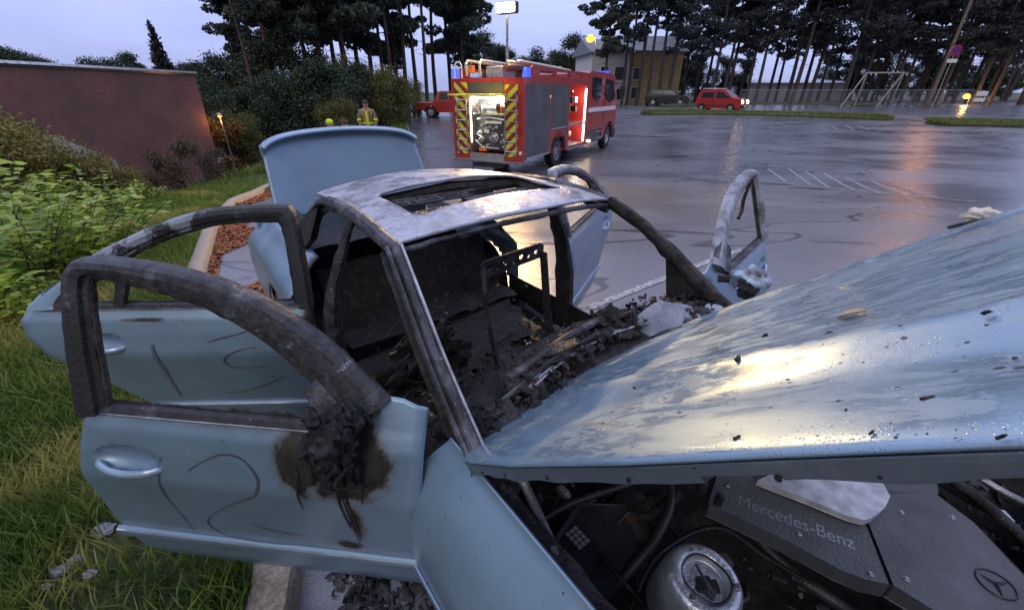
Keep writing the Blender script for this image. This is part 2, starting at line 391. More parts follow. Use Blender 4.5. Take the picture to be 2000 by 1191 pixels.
# ---------------------------------------------------- grass blades (stuff)
def leafmat(name, a, b, rough=.5, trans=.25, c3=None):
    t = NT(name); n = t.n('ShaderNodeNewGeometry').outputs['Random Per Island']
    col = t.mix(n, a, b)
    if c3: col = t.mix(t.step(t.noise(1.1, 4), .5, .68), col, c3)
    t.set(col=col, rough=rough, spec=.35)
    tr = t.n('ShaderNodeBsdfTranslucent'); t.l(col, tr.inputs[0]); ms = t.n('ShaderNodeMixShader'); ms.inputs[0].default_value = trans
    o_ = t.t.nodes['Material Output']; t.l(t.b.outputs[0], ms.inputs[1]); t.l(tr.outputs[0], ms.inputs[2]); t.l(ms.outputs[0], o_.inputs[0])
    return t.m
M['grass'] = leafmat('grass_blades', (.042, .105, .018), (.16, .24, .042), c3=(.36, .34, .10))
M['fargrass'] = leafmat('far_grass_blades', (.09, .13, .02), (.22, .24, .06))
rng = np.random.default_rng(4)
def blades(name, X, Y, Z, hmin, hmax, wd, m, parent=None):
    n = len(X); h = rng.uniform(hmin, hmax, n); a = rng.uniform(0, 6.28, n); ln = rng.uniform(.15, .9, n)*h; la = rng.uniform(0, 6.28, n)
    ca, sa = np.cos(a)*wd/2, np.sin(a)*wd/2; lx, ly = np.cos(la)*ln, np.sin(la)*ln
    V = np.empty((n, 5, 3))
    V[:, 0] = np.c_[X-ca, Y-sa, Z]; V[:, 1] = np.c_[X+ca, Y+sa, Z]
    V[:, 2] = np.c_[X+ca*.8+lx*.35, Y+sa*.8+ly*.35, Z+h*.6]; V[:, 3] = np.c_[X-ca*.8+lx*.35, Y-sa*.8+ly*.35, Z+h*.6]; V[:, 4] = np.c_[X+lx, Y+ly, Z+h]
    i = np.arange(n)*5; Q = np.r_[np.c_[i, i+1, i+2], np.c_[i, i+2, i+3], np.c_[i+3, i+2, i+4]]
    return fast(name, V.reshape(-1, 3), Q, m, parent)
n = 150000; yy = rng.beta(1.1, 2.2, n)*15-1.0; xx = np.empty(n)
kx = np.interp(yy, [p[0] for p in KERB], [p[1] for p in KERB])
xx = kx-.16-rng.beta(1, 1.6, n)*(2.2+yy*.35+1.2)
zz = np.array([T(a, b) for a, b in zip(xx, yy)])
cl = np.array([noise.noise(Vector((a*1.3, b*1.3, 0))) for a, b in zip(xx, yy)]); keep = cl > -.62
# muddy bare patch by the open door
bare = ((xx+1.55)/.38)**2+((yy-1.2)/.5)**2 < 1; keep &= ~(bare & (rng.random(n) < .75))
bl_ = blades('grass', xx[keep], yy[keep], zz[keep]-.01, .05, .17, .009, M['grass'])
bl_.data.materials[0] = M['grass']; tag(bl_, kind='stuff', cat='grass', label='green and yellowish grass growing on the verge left of the kerb')
n = 9000; yy = rng.uniform(13, 40, n); kx = np.interp(yy, [p[0] for p in KERB], [p[1] for p in KERB]); xx = kx-.1-rng.beta(1, 2, n)*4
zz = np.array([T(a, b) for a, b in zip(xx, yy)])
tag(blades('grass', xx, yy, zz, .12, .38, .06, M['fargrass']), kind='stuff', cat='grass', label='rough grass on the far verge behind the parked red pickup and the standing firefighter')
for i, (o_, c) in enumerate(ISL):
    n = 9000; k = rng.integers(1, 48, n); P = np.array([c[j] for j in k])+rng.normal(0, .12, (n, 3))*[1, 1, 0]; off = rng.uniform(-.42, .42, n)*(1.6 if i == 0 else 2)
    tt = (c[30]-c[20]).normalized(); X = P[:, 0]-tt.y*off+tt.x*rng.uniform(-.5, .5, n)*(.3); Y = P[:, 1]+tt.x*off
    tag(blades('grass', X, Y, np.array([lot_z(v) for v in Y])+.2, .08, .2, .05, M['fargrass']), kind='stuff', cat='grass', label=['mown grass on the long kerbed island in front of the red van', 'mown grass on the kerbed island at the right edge beside the orange lit road'][i])
# ---------------------------------------------------- leaves helper
def leaves(P, size, rng, flat=0., elong=1.6):
    n = len(P); N_ = rng.normal(0, 1, (n, 3)); N_[:, 2] += flat; N_ /= np.linalg.norm(N_, axis=1)[:, None]
    A = np.cross(N_, rng.normal(0, 1, (n, 3))); A /= np.linalg.norm(A, axis=1)[:, None]+1e-9; B = np.cross(N_, A)
    s_ = (size*rng.uniform(.6, 1.3, n))[:, None]; V = np.empty((n, 4, 3))
    V[:, 0] = P-A*s_*elong*.5; V[:, 1] = P+B*s_*.5; V[:, 2] = P+A*s_*elong*.5; V[:, 3] = P-B*s_*.5
    return V.reshape(-1, 3), np.arange(n*4).reshape(-1, 4)
M['pine_leaf'] = leafmat('pine_needles', (.040, .056, .048), (.11, .13, .10), .6, .25)
M['pine_leaf_dark'] = leafmat('hazy_dark_needles', (.034, .042, .048), (.086, .098, .102), .6, .25)  # distant haze is put into this lighter, bluish needle colour
M['broad_leaf'] = leafmat('broad_leaves', (.028, .046, .028), (.072, .094, .050), .5, .25)
M['olive_leaf'] = leafmat('olive_leaves', (.07, .08, .02), (.21, .19, .06), .5, .25)
M['bright_leaf'] = leafmat('bright_leaves', (.10, .22, .02), (.42, .52, .07), .4, .32)
M['orange_leaf'] = leafmat('lamplit_orange_leaves', (.16, .10, .03), (.36, .22, .04), .5, .3)  # orange leaf colour with the lamp's glow on the bush painted in
M['brown_leaf'] = leafmat('brown_twigs', (.05, .04, .03), (.10, .08, .055), .6, .15)
M['bark'] = plain('pine_bark', (.085, .06, .05), .85, 0, .4, 4, .5, 20)
M['bark_dark'] = plain('dark_bark', (.055, .046, .044), .85, 0, .4, 4, .5, 20)  # lightened the same way, haze put into the bark colour
def pine(seed, H=15, start=.45, spread=2.6, m='pine_leaf', bark='bark', nb=26, dens=230, size=.20, loose=1.0):
    r = random.Random(seed); rg = np.random.default_rng(seed); root = bpy.data.objects.new('pine_tree', None); C.objects.link(root)
    lean = (r.uniform(-.03, .03)*H, r.uniform(-.03, .03)*H)
    P = [Vector((lean[0]*t*t+.12*math.sin(t*5+seed), lean[1]*t*t+.12*math.cos(t*4+seed), H*t)) for t in [i/10 for i in range(11)]]
    mb = MB(); mb.tube([P[0]-Vector((0, 0, 1))]+P, [.22*H/15]+[max(.03, .19*H/15*(1-.85*i/10)) for i in range(11)], 7); pts = []
    for i in range(nb):
        t = start+(1-start)*(i+r.random())/nb; z = t*H; k = min(int(t*10), 9); c = P[k].lerp(P[k+1], t*10-k)
        prof = math.sin(math.pi*min(1, .12+.88*(t-start)/(1-start)))**.6
        ln = spread*prof*r.uniform(.55, 1.15)+.3; a = r.uniform(0, 6.28); el = r.uniform(-.15, .45)
        d = Vector((math.cos(a), math.sin(a), el)); q = [c, c+d*ln*.5+Vector((0, 0, .05)), c+d*ln+Vector((0, 0, .15*ln))]
        mb.tube(q, [.05, .035, .012], 4)
        for _ in range(r.randint(3, 5)):
            u = r.uniform(.35, 1.05); cc = c.lerp(q[2], u)+Vector((r.gauss(0, .35), r.gauss(0, .35), r.gauss(0, .15)))*loose; rad = r.uniform(.35, .75)*spread/2.6
            nn = int(dens*rad); g = rg.normal(0, 1, (nn, 3)); g /= np.linalg.norm(g, axis=1)[:, None]; g *= rg.uniform(.3, 1, (nn, 1))**.5*rad
            pts.append(g*[1.15, 1.15, .55]+np.array(cc))
    for _ in range(int(nb*.2)):   # dead lower stubs
        t = r.uniform(.2, start); c = Vector((P[int(t*10)].x, P[int(t*10)].y, t*H)); a = r.uniform(0, 6.28); mb.tube([c, c+Vector((math.cos(a), math.sin(a), r.uniform(-.2, .3)))*r.uniform(.5, 1.3)], [.025, .008], 4)
    mb.out('trunk', M[bark], root)
    V, Q = leaves(np.concatenate(pts), size, rg, 0, 2.0); fast('crown', V, Q, M[m], root)
    return root
def broad(seed, H=7, Wd=2.6, m='broad_leaf', n=5500, size=.2, name='broadleaf_tree', low=.15, stems=1, lumps=16):
    r = random.Random(seed); rg = np.random.default_rng(seed); root = bpy.data.objects.new(name, None); C.objects.link(root); mb = MB(); pts = []
    top = Vector((r.uniform(-.2, .2), r.uniform(-.2, .2), H*.8))
    mb.tube([Vector((0, 0, -.6)), Vector((0, 0, H*low)), top*.6, top], [.03*H, .022*H, .014*H, .006*H], 7)
    for i in range(lumps):
        t = r.uniform(low, .97); a = r.uniform(0, 6.28); prof = math.sin(math.pi*(.08+.88*(t-low)/(1-low)))**.55; rr = Wd*prof*r.uniform(.15, .85)
        c = Vector((math.cos(a)*rr, math.sin(a)*rr, t*H)); rad = Wd*r.uniform(.22, .45); mb.tube([Vector((0, 0, max(H*low*.6, t*H*.55))), c], [.012*H, .004*H], 4)
        k = n//lumps; g = rg.normal(0, 1, (k, 3)); g /= np.linalg.norm(g, axis=1)[:, None]; g *= rg.uniform(.15, 1, (k, 1))**.5*rad*(1+.25*rg.normal(0, 1, (k, 1)))
        pts.append(g*[1, 1, .8]+np.array(c))
    P = np.concatenate(pts); P[:, 2] = np.maximum(P[:, 2], .05)
    mb.out('trunk' if name != 'shrub' else 'stem', M['bark_dark'], root); V, Q = leaves(P, size, rg, .3); fast('crown' if name != 'shrub' else 'foliage', V, Q, M[m], root)
    return root
def spruce(seed, H=9, Wd=2.0, m='pine_leaf_dark'):
    r = random.Random(seed); rg = np.random.default_rng(seed); root = bpy.data.objects.new('spruce_tree', None); C.objects.link(root); mb = MB(); pts = []
    mb.tube([(0, 0, -1), (0, 0, H*.5), (0, 0, H)], [.15, .09, .02], 7)
    for i in range(150):
        t = 1-(i/150)**.8*.93; a = r.uniform(0, 6.28); ln = Wd*(1-t)*r.uniform(.6, 1.15)+.12; k = int(12+40*ln); u = rg.uniform(.1, 1, k)
        pts.append(np.c_[np.cos(a)*ln*u, np.sin(a)*ln*u, H*t-.25*ln*u+.1*ln*u**3]+rg.normal(0, .09, (k, 3))*(1+ln*.5)); mb.tube([(0, 0, H*t), (math.cos(a)*ln, math.sin(a)*ln, H*t-.18*ln)], [.02, .006], 3)
    mb.out('trunk', M['bark_dark'], root); V, Q = leaves(np.concatenate(pts), .17, rg, 0, 1.9); fast('crown', V, Q, M[m], root); return root
_used = set()
def plant(proto, x, y, s, rz, label, cat, group=None, dz=0, sz=None):
    o = proto if proto.name not in _used else copy_tree(proto)
    _used.add(proto.name); o.location = (x, y, T(x, y)+dz-.05); o.rotation_euler = (0, 0, rz); o.scale = (s, s, sz or s); return tag(o, label, cat, group)
rnd = random.Random(7)
# ---- left wood behind the truck
PL = [pine(11+i, 16, st, sp_, 'pine_leaf', 'bark', nb=34, dens=300, size=.17) for i, (st, sp_) in enumerate([(.28, 2.9), (.35, 2.5), (.22, 3.2)])]
PT = pine(31, 15, .55, 1.5, 'pine_leaf', 'bark', nb=16, dens=170, size=.15, loose=.8)   # slim sparse
PR = [pine(41+i, 18, st, sp_, 'pine_leaf_dark', 'bark_dark', nb=nb, dens=125, size=.18, loose=1.35) for i, (st, sp_, nb) in enumerate([(.38, 2.9, 23), (.33, 3.1, 26), (.48, 2.5, 19), (.30, 3.0, 24)])]
LW = 'tall pines of the left wood behind the fire engine'
for (px, Y, s) in [(545, 31, 1.0), (590, 33, 1.08), (640, 30, 1.0), (690, 32, 1.1), (735, 35, .95), (570, 38, 1.0), (620, 40, 1.1), (670, 39, 1.1), (710, 42, 1.15), (780, 40, .95), (905, 44, 1.05), (880, 47, 1.1), (520, 42, .85)]:
    x = wy(px, 215, Y).x; plant(rnd.choice(PL), x, Y, s, rnd.uniform(0, 6.28), 'tall greyish green pine in the dense wood behind the fire engine', 'tree', LW)
for (px, Y, s) in [(770, 34, .95), (800, 36, 1.0), (818, 40, 1.05), (838, 37, .95), (855, 43, 1.1), (758, 37, .9)]:
    x = wy(px, 215, Y).x; plant(PT, x, Y, s, rnd.uniform(0, 6.28), 'slim bare stemmed pine standing in the gap behind the red pickup', 'tree', 'slim pines in the gap behind the red pickup')
plant(PT, wy(505, 215, 27).x, 27, .68, 1.0, 'slim pine with a thin open crown at the left end of the tall wood', 'tree')
# ---- right wood
RWg = 'dark pines of the wood along the far side of the car park'
for i in range(46):
    px = 1212+i*17.6+rnd.uniform(-6, 6); Y = rnd.choice([60, 64, 69, 75, 82])+rnd.uniform(-2, 2)
    if px < 1310: Y = rnd.uniform(56, 60)
    x = wy(px, 200, Y).x; plant(rnd.choice(PR), x, Y, rnd.uniform(1.0, 1.3)*(.8 if px < 1230 else 1), rnd.uniform(0, 6.28), 'dark straight stemmed pine in the wood along the far side of the car park', 'tree', RWg, sz=rnd.uniform(.95, 1.15))
plant(PL[1], wy(1180, 200, 52).x, 52, .9, 2, 'pine overhanging the gable of the yellow building by the orange lamp', 'tree')
# ---- distant round trees behind the fire engine, and dark understorey behind the right wood
B = [broad(61+i, 7, 2.6, n=11000, size=.13, lumps=26) for i in range(3)]
for px, s in [(950, 1.25), (985, 1.05), (1010, .95), (1055, 1.15), (1085, 1.05), (1105, 1.1), (1125, 1.25), (965, 1.1)]:
    x = wy(px, 170, 92).x; plant(rnd.choice(B), x, 92+rnd.uniform(-4, 4), s*1.25, rnd.uniform(0, 6), 'small round distant tree on the skyline behind the fire engine roof', 'tree', 'round distant trees behind the fire engine')
for i in range(24):
    px = 1230+i*35+rnd.uniform(-8, 8); Y = 92+rnd.uniform(-6, 6); x = wy(px, 190, Y).x
    if 1455 < px < 1600: continue
    plant(rnd.choice(B), x, Y, rnd.uniform(.8, 1.45), rnd.uniform(0, 6), 'dark bushy tree filling the shade behind the right hand pines', 'tree', 'bushy trees behind the right hand pines')
# ---- skyline trees behind the red brown wall
SK = 'broadleaf trees on the skyline above the red brown wall'
for px, top, Y in [(5, 84, 34), (45, 95, 36), (85, 108, 38), (150, 84, 34), (190, 90, 38), (225, 92, 36), (250, 98, 40), (335, 125, 36), (365, 118, 40), (398, 142, 38), (425, 150, 36), (448, 140, 40), (-40, 80, 34)]:
    p = wy(px, top, Y); s = max(.3, (p.z-T(p.x, Y))/7.0); plant(rnd.choice(B), p.x, Y, s*.92, rnd.uniform(0, 6), 'dark bushy tree on the skyline above the red brown wall', 'tree', SK)
p = wy(289, 42, 33); SPR = spruce(71, 9); plant(SPR, p.x, 33, (p.z-T(p.x, 33))/9, 0, 'pointed spruce rising above the red brown wall', 'tree')
# ---- understorey of the left wood: shrubs
S1 = [broad(81+i, 3.2, 1.9, 'broad_leaf', 9000, .075, 'shrub', .05, lumps=20) for i in range(2)]
S2 = [broad(85+i, 3.0, 1.8, 'olive_leaf', 9000, .065, 'shrub', .03, lumps=20) for i in range(2)]
S3 = broad(88, 2.2, 1.3, 'orange_leaf', 2600, .10, 'shrub', .05, lumps=10)
S4 = broad(89, 2.6, 1.7, 'brown_leaf', 3600, .07, 'shrub', .03, lumps=12)
for px, Y, s in [(395, 25, .85), (430, 27, .95), (465, 25, .9), (500, 24, .95), (540, 25, 1.15), (580, 24, 1.1), (615, 25, 1.2), (655, 25, 1.2), (690, 26, 1.1), (415, 31, 1.1), (460, 31, 1.2), (520, 30, 1.35), (600, 30, 1.5), (560, 31, 1.4)]:
    p = wy(px, 235, Y); plant(rnd.choice(S1), p.x, Y, s, rnd.uniform(0, 6), 'dark green shrub at the foot of the left wood', 'shrub', 'dark shrubs at the foot of the left wood')
for px, Y, s in [(725, 27, 1.0), (755, 28, 1.05), (785, 30, .85), (670, 22, .7), (700, 30, 1.2), (810, 34, .8)]:
    p = wy(px, 235, Y); plant(rnd.choice(S2), p.x, Y, s, rnd.uniform(0, 6), 'olive green bush behind the standing firefighter', 'shrub', 'olive bushes behind the standing firefighter')
p = wy(430, 275, 19); plant(S3, p.x, 19, .95, 0, 'orange lit bush beside the pink lit path', 'shrub')
for px, Y, s in [(462, 20, .75), (488, 21, .7)]:
    p = wy(px, 290, Y); plant(S2[0], p.x, Y, s, rnd.uniform(0, 6), 'yellowish bush right of the orange lit bush', 'shrub', 'yellowish bushes beside the path')
# ---- bank shrubs, left foreground to wall
for px, py, Y, s in [(350, 330, 10.8, .46), (300, 340, 10.2, .36), (395, 325, 12.2, .44), (255, 345, 9.6, .28)]:
    p = wy(px, py, Y); plant(S4, p.x, Y, s, rnd.uniform(0, 6), 'brown twiggy bush in front of the red brown wall', 'shrub', 'twiggy bushes before the red brown wall')
for px, Y, s in [(10, 7.6, .62), (70, 8.2, .56), (130, 8.0, .42), (180, 8.8, .38), (-60, 7.0, .7), (40, 10, .66), (120, 11, .50), (210, 10.5, .30), (240, 8.6, .26), (-40, 9.5, .8)]:
    p = wy(px, 330, Y); plant(rnd.choice(S2), p.x, Y, s, rnd.uniform(0, 6), 'olive brown bush on the bank below the red brown wall', 'shrub', 'olive bushes on the bank')
# near bright leafy shrubs: stems carrying real leaf shapes
def leafy(seed, Hh=1.0, Wd=.8, n=560, size=.11):
    rg = np.random.default_rng(seed); r = random.Random(seed); root = bpy.data.objects.new('leafy_shrub', None); C.objects.link(root); mb = MB(); V = []; F = []
    for k in range(26):
        a = r.uniform(0, 6.28); rr = Wd*math.sqrt(r.random()); h = Hh*r.uniform(.55, 1.1)*(1-.35*(rr/Wd)**2); top = Vector((math.cos(a)*rr*1.15, math.sin(a)*rr*1.15, h)); b0 = top*.35; b0.z = -.05
        pp = [b0, Vector((top.x*.7, top.y*.7, h*.6)), top]; mb.tube(pp, [.006, .004, .002], 4)
        for j in range(n//26):
            t = r.uniform(.25, 1); c = pp[0].lerp(pp[1], t*2) if t < .5 else pp[1].lerp(pp[2], t*2-1)
            q = r.uniform(0, 6.28); d = Vector((math.cos(q), math.sin(q), r.uniform(-.15, .35))).normalized(); s_ = size*r.uniform(.6, 1.25); up = Vector((r.gauss(0, .35), r.gauss(0, .35), 1)).normalized(); sd_ = d.cross(up).normalized(); up = sd_.cross(d)
            o_ = c+d*.03; b = len(V)
            V += [o_, o_+d*s_*.35+sd_*s_*.30-up*.004, o_+d*s_*.35-up*s_*.08, o_+d*s_*.35-sd_*s_*.30-up*.004, o_+d*s_*.75+sd_*s_*.2-up*s_*.06, o_+d*s_*.75-up*s_*.13, o_+d*s_*.75-sd_*s_*.2-up*s_*.06, o_+d*s_*1.15-up*s_*.22]
            F += [(b, b+1, b+2), (b, b+2, b+3), (b+1, b+4, b+5, b+2), (b+2, b+5, b+6, b+3), (b+4, b+7, b+5), (b+5, b+7, b+6)]
    mb.out('stem', M['brown_leaf'], root); obj('foliage', V, F, M['bright_leaf'], root, smooth=True, angle=None); return root
LF = [leafy(91+i) for i in range(3)]
for px, py, s in [(30, 560, 1.05), (110, 520, 1.05), (190, 480, 1.0), (10, 470, 1.1), (90, 440, 1.1), (160, 415, 1.0), (235, 425, .8), (60, 400, 1.1), (215, 395, .9), (280, 400, .55), (-60, 520, 1.2), (-90, 620, 1.0), (150, 385, 1.0), (-30, 430, 1.1), (262, 378, .7), (20, 640, .55)]:
    p = G(px, py); plant(rnd.choice(LF), p.x, p.y, s*1.0, rnd.uniform(0, 6), 'bright green leafy bramble shrub on the verge left of the open doors', 'shrub', 'bright leafy shrubs on the verge')
# ---- leaf litter along the kerb
M['litter'] = leafmat('rusty_leaf_litter', (.14, .035, .012), (.36, .14, .05), .6, .05)
n = 15000; yy = rng.uniform(1.2, 13, n); kx = np.interp(yy, [p[0] for p in KERB], [p[1] for p in KERB]); dd = np.abs(rng.normal(0, .42, n))
xx = kx+.04+dd; cl = np.array([noise.noise(Vector((a*2.1, b*.9, 4))) for a, b in zip(xx, yy)]); kp = (cl > -.05+dd*.25) | (dd < .10)
P = np.c_[xx, yy, np.array([lot_z(v) for v in yy])+rng.uniform(.004, .025, n)][kp]
V, Q = leaves(P, .045, rng, 2.5); tag(fast('leaf_litter', V, Q, M['litter']), kind='stuff', cat='leaves', label='rusty brown leaf litter lying on the asphalt along the kerb')
n = 9000; yy = rng.beta(1.1, 2.0, n)*10-.8; kx = np.interp(yy, [p[0] for p in KERB], [p[1] for p in KERB]); xx = kx-.16-rng.beta(1, 1.6, n)*(2.6+yy*.3); M['straw'] = leafmat('dry_straw', (.16, .13, .06), (.34, .28, .13), .6, .15)
cl = np.array([noise.noise(Vector((a*1.1, b*1.1, 9))) for a, b in zip(xx, yy)]); kp = cl > 0
tag(blades('dry_grass', xx[kp], yy[kp], np.array([T(a, b) for a, b in zip(xx[kp], yy[kp])]), .03, .11, .006, M['straw']), kind='stuff', cat='grass', label='dead straw coloured grass stems matted between the green grass of the verge')
# ================================================================== BUILDINGS AND SITE FURNITURE
t = NT('red_brown_brick'); sx_ = t.n('ShaderNodeSeparateXYZ'); t.l(t.c, sx_.inputs[0]); ms_ = t.noise(26, 5, .7, sc3=(1, 1, 2.2)); cs_ = t.step(t.math('ABSOLUTE', t.math('SUBTRACT', t.math('FRACT', t.math('MULTIPLY', sx_.outputs[2], 11.5)), .5)), .40, .49, 0, .35)
col = t.mix(t.step(ms_, .3, .7), (.125, .055, .048), (.27, .125, .105)); col = t.mix(t.step(t.noise(1.1, 6, .7), .38, .62, 0, .8), col, (.13, .068, .060)); col = t.mix(t.step(t.noise(.6, 5, .7, sc3=(1, 1, .25)), .55, .7, 0, .45), col, (.20, .15, .13)); col = t.mix(cs_, col, (.12, .075, .07)); M['brick'] = t.set(col=col, rough=.75, normal=t.bump(ms_, .6, .02))
bd = thing('brick_building', 'low building with one long blank red brown brick wall and thin grey coping', 'building')
q0, q1 = (-12.5, 18.2), (-13.2, -6)
mb = MB(); mb.add([(-12.5, 18.2, -2.5), (-13.2, 5, -2.5), (-30, 5, -2.5), (-30, 20, -2.5), (-12.3, 18.2, 2.50), (-13.0, 5, 2.50), (-30, 5, 2.5), (-30, 20, 2.5)], [(0, 1, 5, 4), (1, 2, 6, 5), (2, 3, 7, 6), (3, 0, 4, 7), (4, 5, 6, 7)])
mb.out('wall', M['brick'], bd, smooth=False)
mb = MB(); mb.tube([(-12.27, 18.25, 2.54), (-12.97, 4.9, 2.54)], .07, 4); mb.tube([(-12.27, 18.25, 2.54), (-30, 20, 2.54)], .07, 4); mb.out('coping', M['steel'], bd, smooth=False)
rw = MB(); a, b2 = wy(95, 262, 10.5), wy(225, 312, 12.5)
rw.add([a+Vector((0, 0, -1.5)), b2+Vector((0, 0, -1.5)), b2, a, a+Vector((-.25, .1, -1.5)), b2+Vector((-.25, .1, -1.5)), b2+Vector((-.25, .1, 0)), a+Vector((-.25, .1, 0))], [(0, 1, 2, 3), (7, 6, 5, 4), (3, 2, 6, 7), (0, 3, 7, 4), (1, 5, 6, 2)])
tag(rw.out('ramp_wall', M['concrete'], smooth=False), 'short sloping grey concrete ramp wall on the bank before the brick wall', 'wall')
t = NT('worn_path'); M['path'] = t.set(col=t.mix(t.noise(3, 5), (.20, .16, .15), (.30, .24, .22)), rough=.4)
pp = [G(415, 300), G(500, 292), G(490, 312), G(470, 328), G(425, 322)]
pp = [G(*q_) for q_ in ((405, 297), (500, 290), (496, 306), (478, 322), (440, 330), (408, 318))]
tag(obj('path', [(q_.x, q_.y, q_.z+.12) for q_ in pp], [tuple(range(6))], M['path'], smooth=False), kind='structure'); pc = G(452, 306); PATHC = pc
def building(name, label, P0, ang, Lx, Ly, H, wallm, roofm, rise, wins, gable_wall=None):
    o = thing(name, label, 'building', P0, ang); mb = MB(); mb.box((0, 0, -1), (Lx, Ly, H)); mb.out('wall', wallm, o, False)
    mb = MB(); e_ = .5; mb.add([(-e_, -e_, H), (Lx+e_, -e_, H), (Lx+e_, Ly+e_, H), (-e_, Ly+e_, H), (-e_, Ly/2, H+rise), (Lx+e_, Ly/2, H+rise), (-e_, -e_, H-.15), (Lx+e_, -e_, H-.15), (Lx+e_, Ly+e_, H-.15), (-e_, Ly+e_, H-.15)], [(0, 1, 5, 4), (2, 3, 4, 5), (3, 0, 4), (1, 2, 5), (0, 6, 7, 1), (1, 7, 8, 2), (2, 8, 9, 3), (3, 9, 6, 0), (6, 9, 8, 7)]); mb.out('roof', roofm, o, False)
    for (x0, z0, x1, z1, m2) in wins:
        f = MB().box((x0, -.04, z0), (x1, .02, z1)).out('window', M['white'], o, False); MB().box((x0+.08, -.05, z0+.08), (x1-.08, -.035, z1-.08)).out('pane', m2, f, False)
    return o
M['stucco_y'] = plain('yellow_render', (.42, .30, .15), .8, 0, .1, 2); M['stucco_w'] = plain('white_render', (.50, .48, .46), .8, 0, .08, 2); M['roofgrey'] = plain('grey_roof', (.16, .16, .18), .6, 0, .15, 3)
p = wy(1203, 205, 66); z = T(p.x, 66)
building('apartment_block', 'pale yellow and white apartment block with grey gable roof behind the pines', (p.x, 66, z), R(8), 9.2, 9, 6.6, M['stucco_y'], M['roofgrey'], 2.2,
         [(.3+i*1.7, .6+j*2.4, 1.3+i*1.7, 2.2+j*2.4, M['glass']) for i in range(2) for j in range(2)])
p = wy(1150, 205, 63); building('white_house', 'white gabled house wing beside the fire engine cab', (p.x, 63, T(p.x, 63)), R(8), 5.2, 8, 6.2, M['stucco_w'], M['roofgrey'], 1.8, [(3.2, .5, 4.6, 2.0, M['glass']), (3.2, 2.9, 4.6, 4.6, M['glass']), (1.2, 2.9, 2.4, 4.6, M['glass'])])
p = wy(1462, 195, 88); building('low_hall', 'long low white hall glimpsed between the pines above the fence', (p.x, 88, .5), 0, 17.5, 8, 3.0, plain('hall_render', (.62, .62, .70), .7, 0, .05, 2), plain('hall_roof', (.5, .5, .58), .5, 0, .05, 3), .6, [])
p = wy(418, 175, 60); building('grey_house', 'small grey roofed house far behind the left wood', (p.x, 60, -1), 0, 5, 6, 3.4, M['stucco_w'], plain('slate', (.2, .22, .28), .5), 1.6, [])
# temporary fence panels
M['mesh'] = plain('galvanised_wire', (.34, .34, .36), .45, .6, .2, 10)
fp = [(1440, 207), (1500, 207), (1538, 207), (1585, 206), (1630, 206), (1685, 205), (1735, 205), (1785, 206), (1828, 206)]
pts = [wy(px, py, 56) for px, py in fp]
for i, (a, b) in enumerate(zip(pts, pts[1:])):
    a = Vector((a.x+.06, 56-i*.5, lot_z(56))); b = Vector((b.x-.06, 56-(i+1)*.5, lot_z(56))); o = thing('fence_panel', 'grey wire mesh fence panel in the row along the wood edge', 'fence', a, math.atan2(b.y-a.y, b.x-a.x), 'mesh fence panels along the wood edge'); ln = (b-a).length; Hf = 1.75
    MB().tube([(0, 0, 0), (0, 0, Hf), (ln, 0, Hf), (ln, 0, 0)], .04, 6).out('fence_frame', M['steel'], o)
    mb = MB(); k = 1
    while k*.13 < ln: mb.box((k*.13-.006, -.006, .12), (k*.13+.006, .006, Hf)); k += 1
    for j in range(1, 12): mb.box((.02, -.005, j*.15), (ln-.02, .005, j*.15+.01))
    mb.out('wire_mesh', M['mesh'], o, False); MB().box((-.25, -.3, 0), (.25, .3, .13)).out('foot_block', M['concrete'], o, False)
# swing frame
sw = thing('swing_frame', 'pale wooden A frame swing standing before the mesh fence', 'swing', (wy(1655, 207, 53).x, 53, lot_z(53)))
for (x0, lean) in ((0, 1), (5.2, 1)):
    MB().tube([(x0+1.2, .0, 4.4), (x0-1.4, -.6, 0)], .09, 7).out('leg', M['wood'] if 0 else plain('pale_wood', (.34, .32, .30), .7), sw); MB().tube([(x0+1.2, .0, 4.4), (x0+1.7, .9, 0)], .09, 7).out('leg', bpy.data.materials['pale_wood'], sw)
MB().tube([(1.0, 0, 4.35), (6.6, 0, 4.35)], .09, 7).out('crossbar', bpy.data.materials['pale_wood'], sw)
for x0 in (2.8, 4.6):
    MB().tube([(x0, 0, 4.3), (x0, 0, .6)], .02, 4).tube([(x0+.5, 0, 4.3), (x0+.5, 0, .6)], .02, 4).box((x0-.05, -.1, .55), (x0+.55, .1, .6)).out('swing_seat', M['plastic'], sw)
sw.scale = (.8, .8, .8)
# wooden pole with lamp above the frame, and no parking sign
pb = wy(1812, 205, 47); pb.z = lot_z(47)
lp = thing('street_lamp', 'tall wooden lamp pole behind the grass island at the right', 'street lamp', pb)
MB().tube([(0, 0, -.5), (0, 0, 10.2)], [.17, .12], 12).out('pole', M['wood'], lp); MB().tube([(0, 0, 9.9), (-.4, -.9, 10.2), (-.8, -1.8, 10.25)], .04, 6).out('arm', M['steel'], lp)
lh = MB().blob((-.9, -2.0, 10.2), (.35, .18, .1), .0).out('lamp_head', M['steel'], lp); MB().blob((-.9, -2.0, 10.1), (.22, .13, .06), .0).out('bulb', M['sodium'], lh)
def lamp(name, loc, energy, col, rad=.1, typ='POINT', **k):
    d = bpy.data.lights.new(name, typ); d.energy = energy; d.color = col
    if typ in ('POINT', 'SPOT'): d.shadow_soft_size = rad
    for a, b in k.items(): setattr(d, a, b)
    o = bpy.data.objects.new(name, d); C.objects.link(o); o.location = loc; return o
lamp('sodium_light', (pb.x-.9, pb.y-2.0, pb.z+9.9), 520, (1, .42, .16), .2, 'SPOT', spot_size=R(62), spot_blend=1.0).rotation_euler = (G(1770, 240)-Vector((pb.x-.9, pb.y-2.0, pb.z+9.9))).to_track_quat('-Z', 'Y').to_euler()
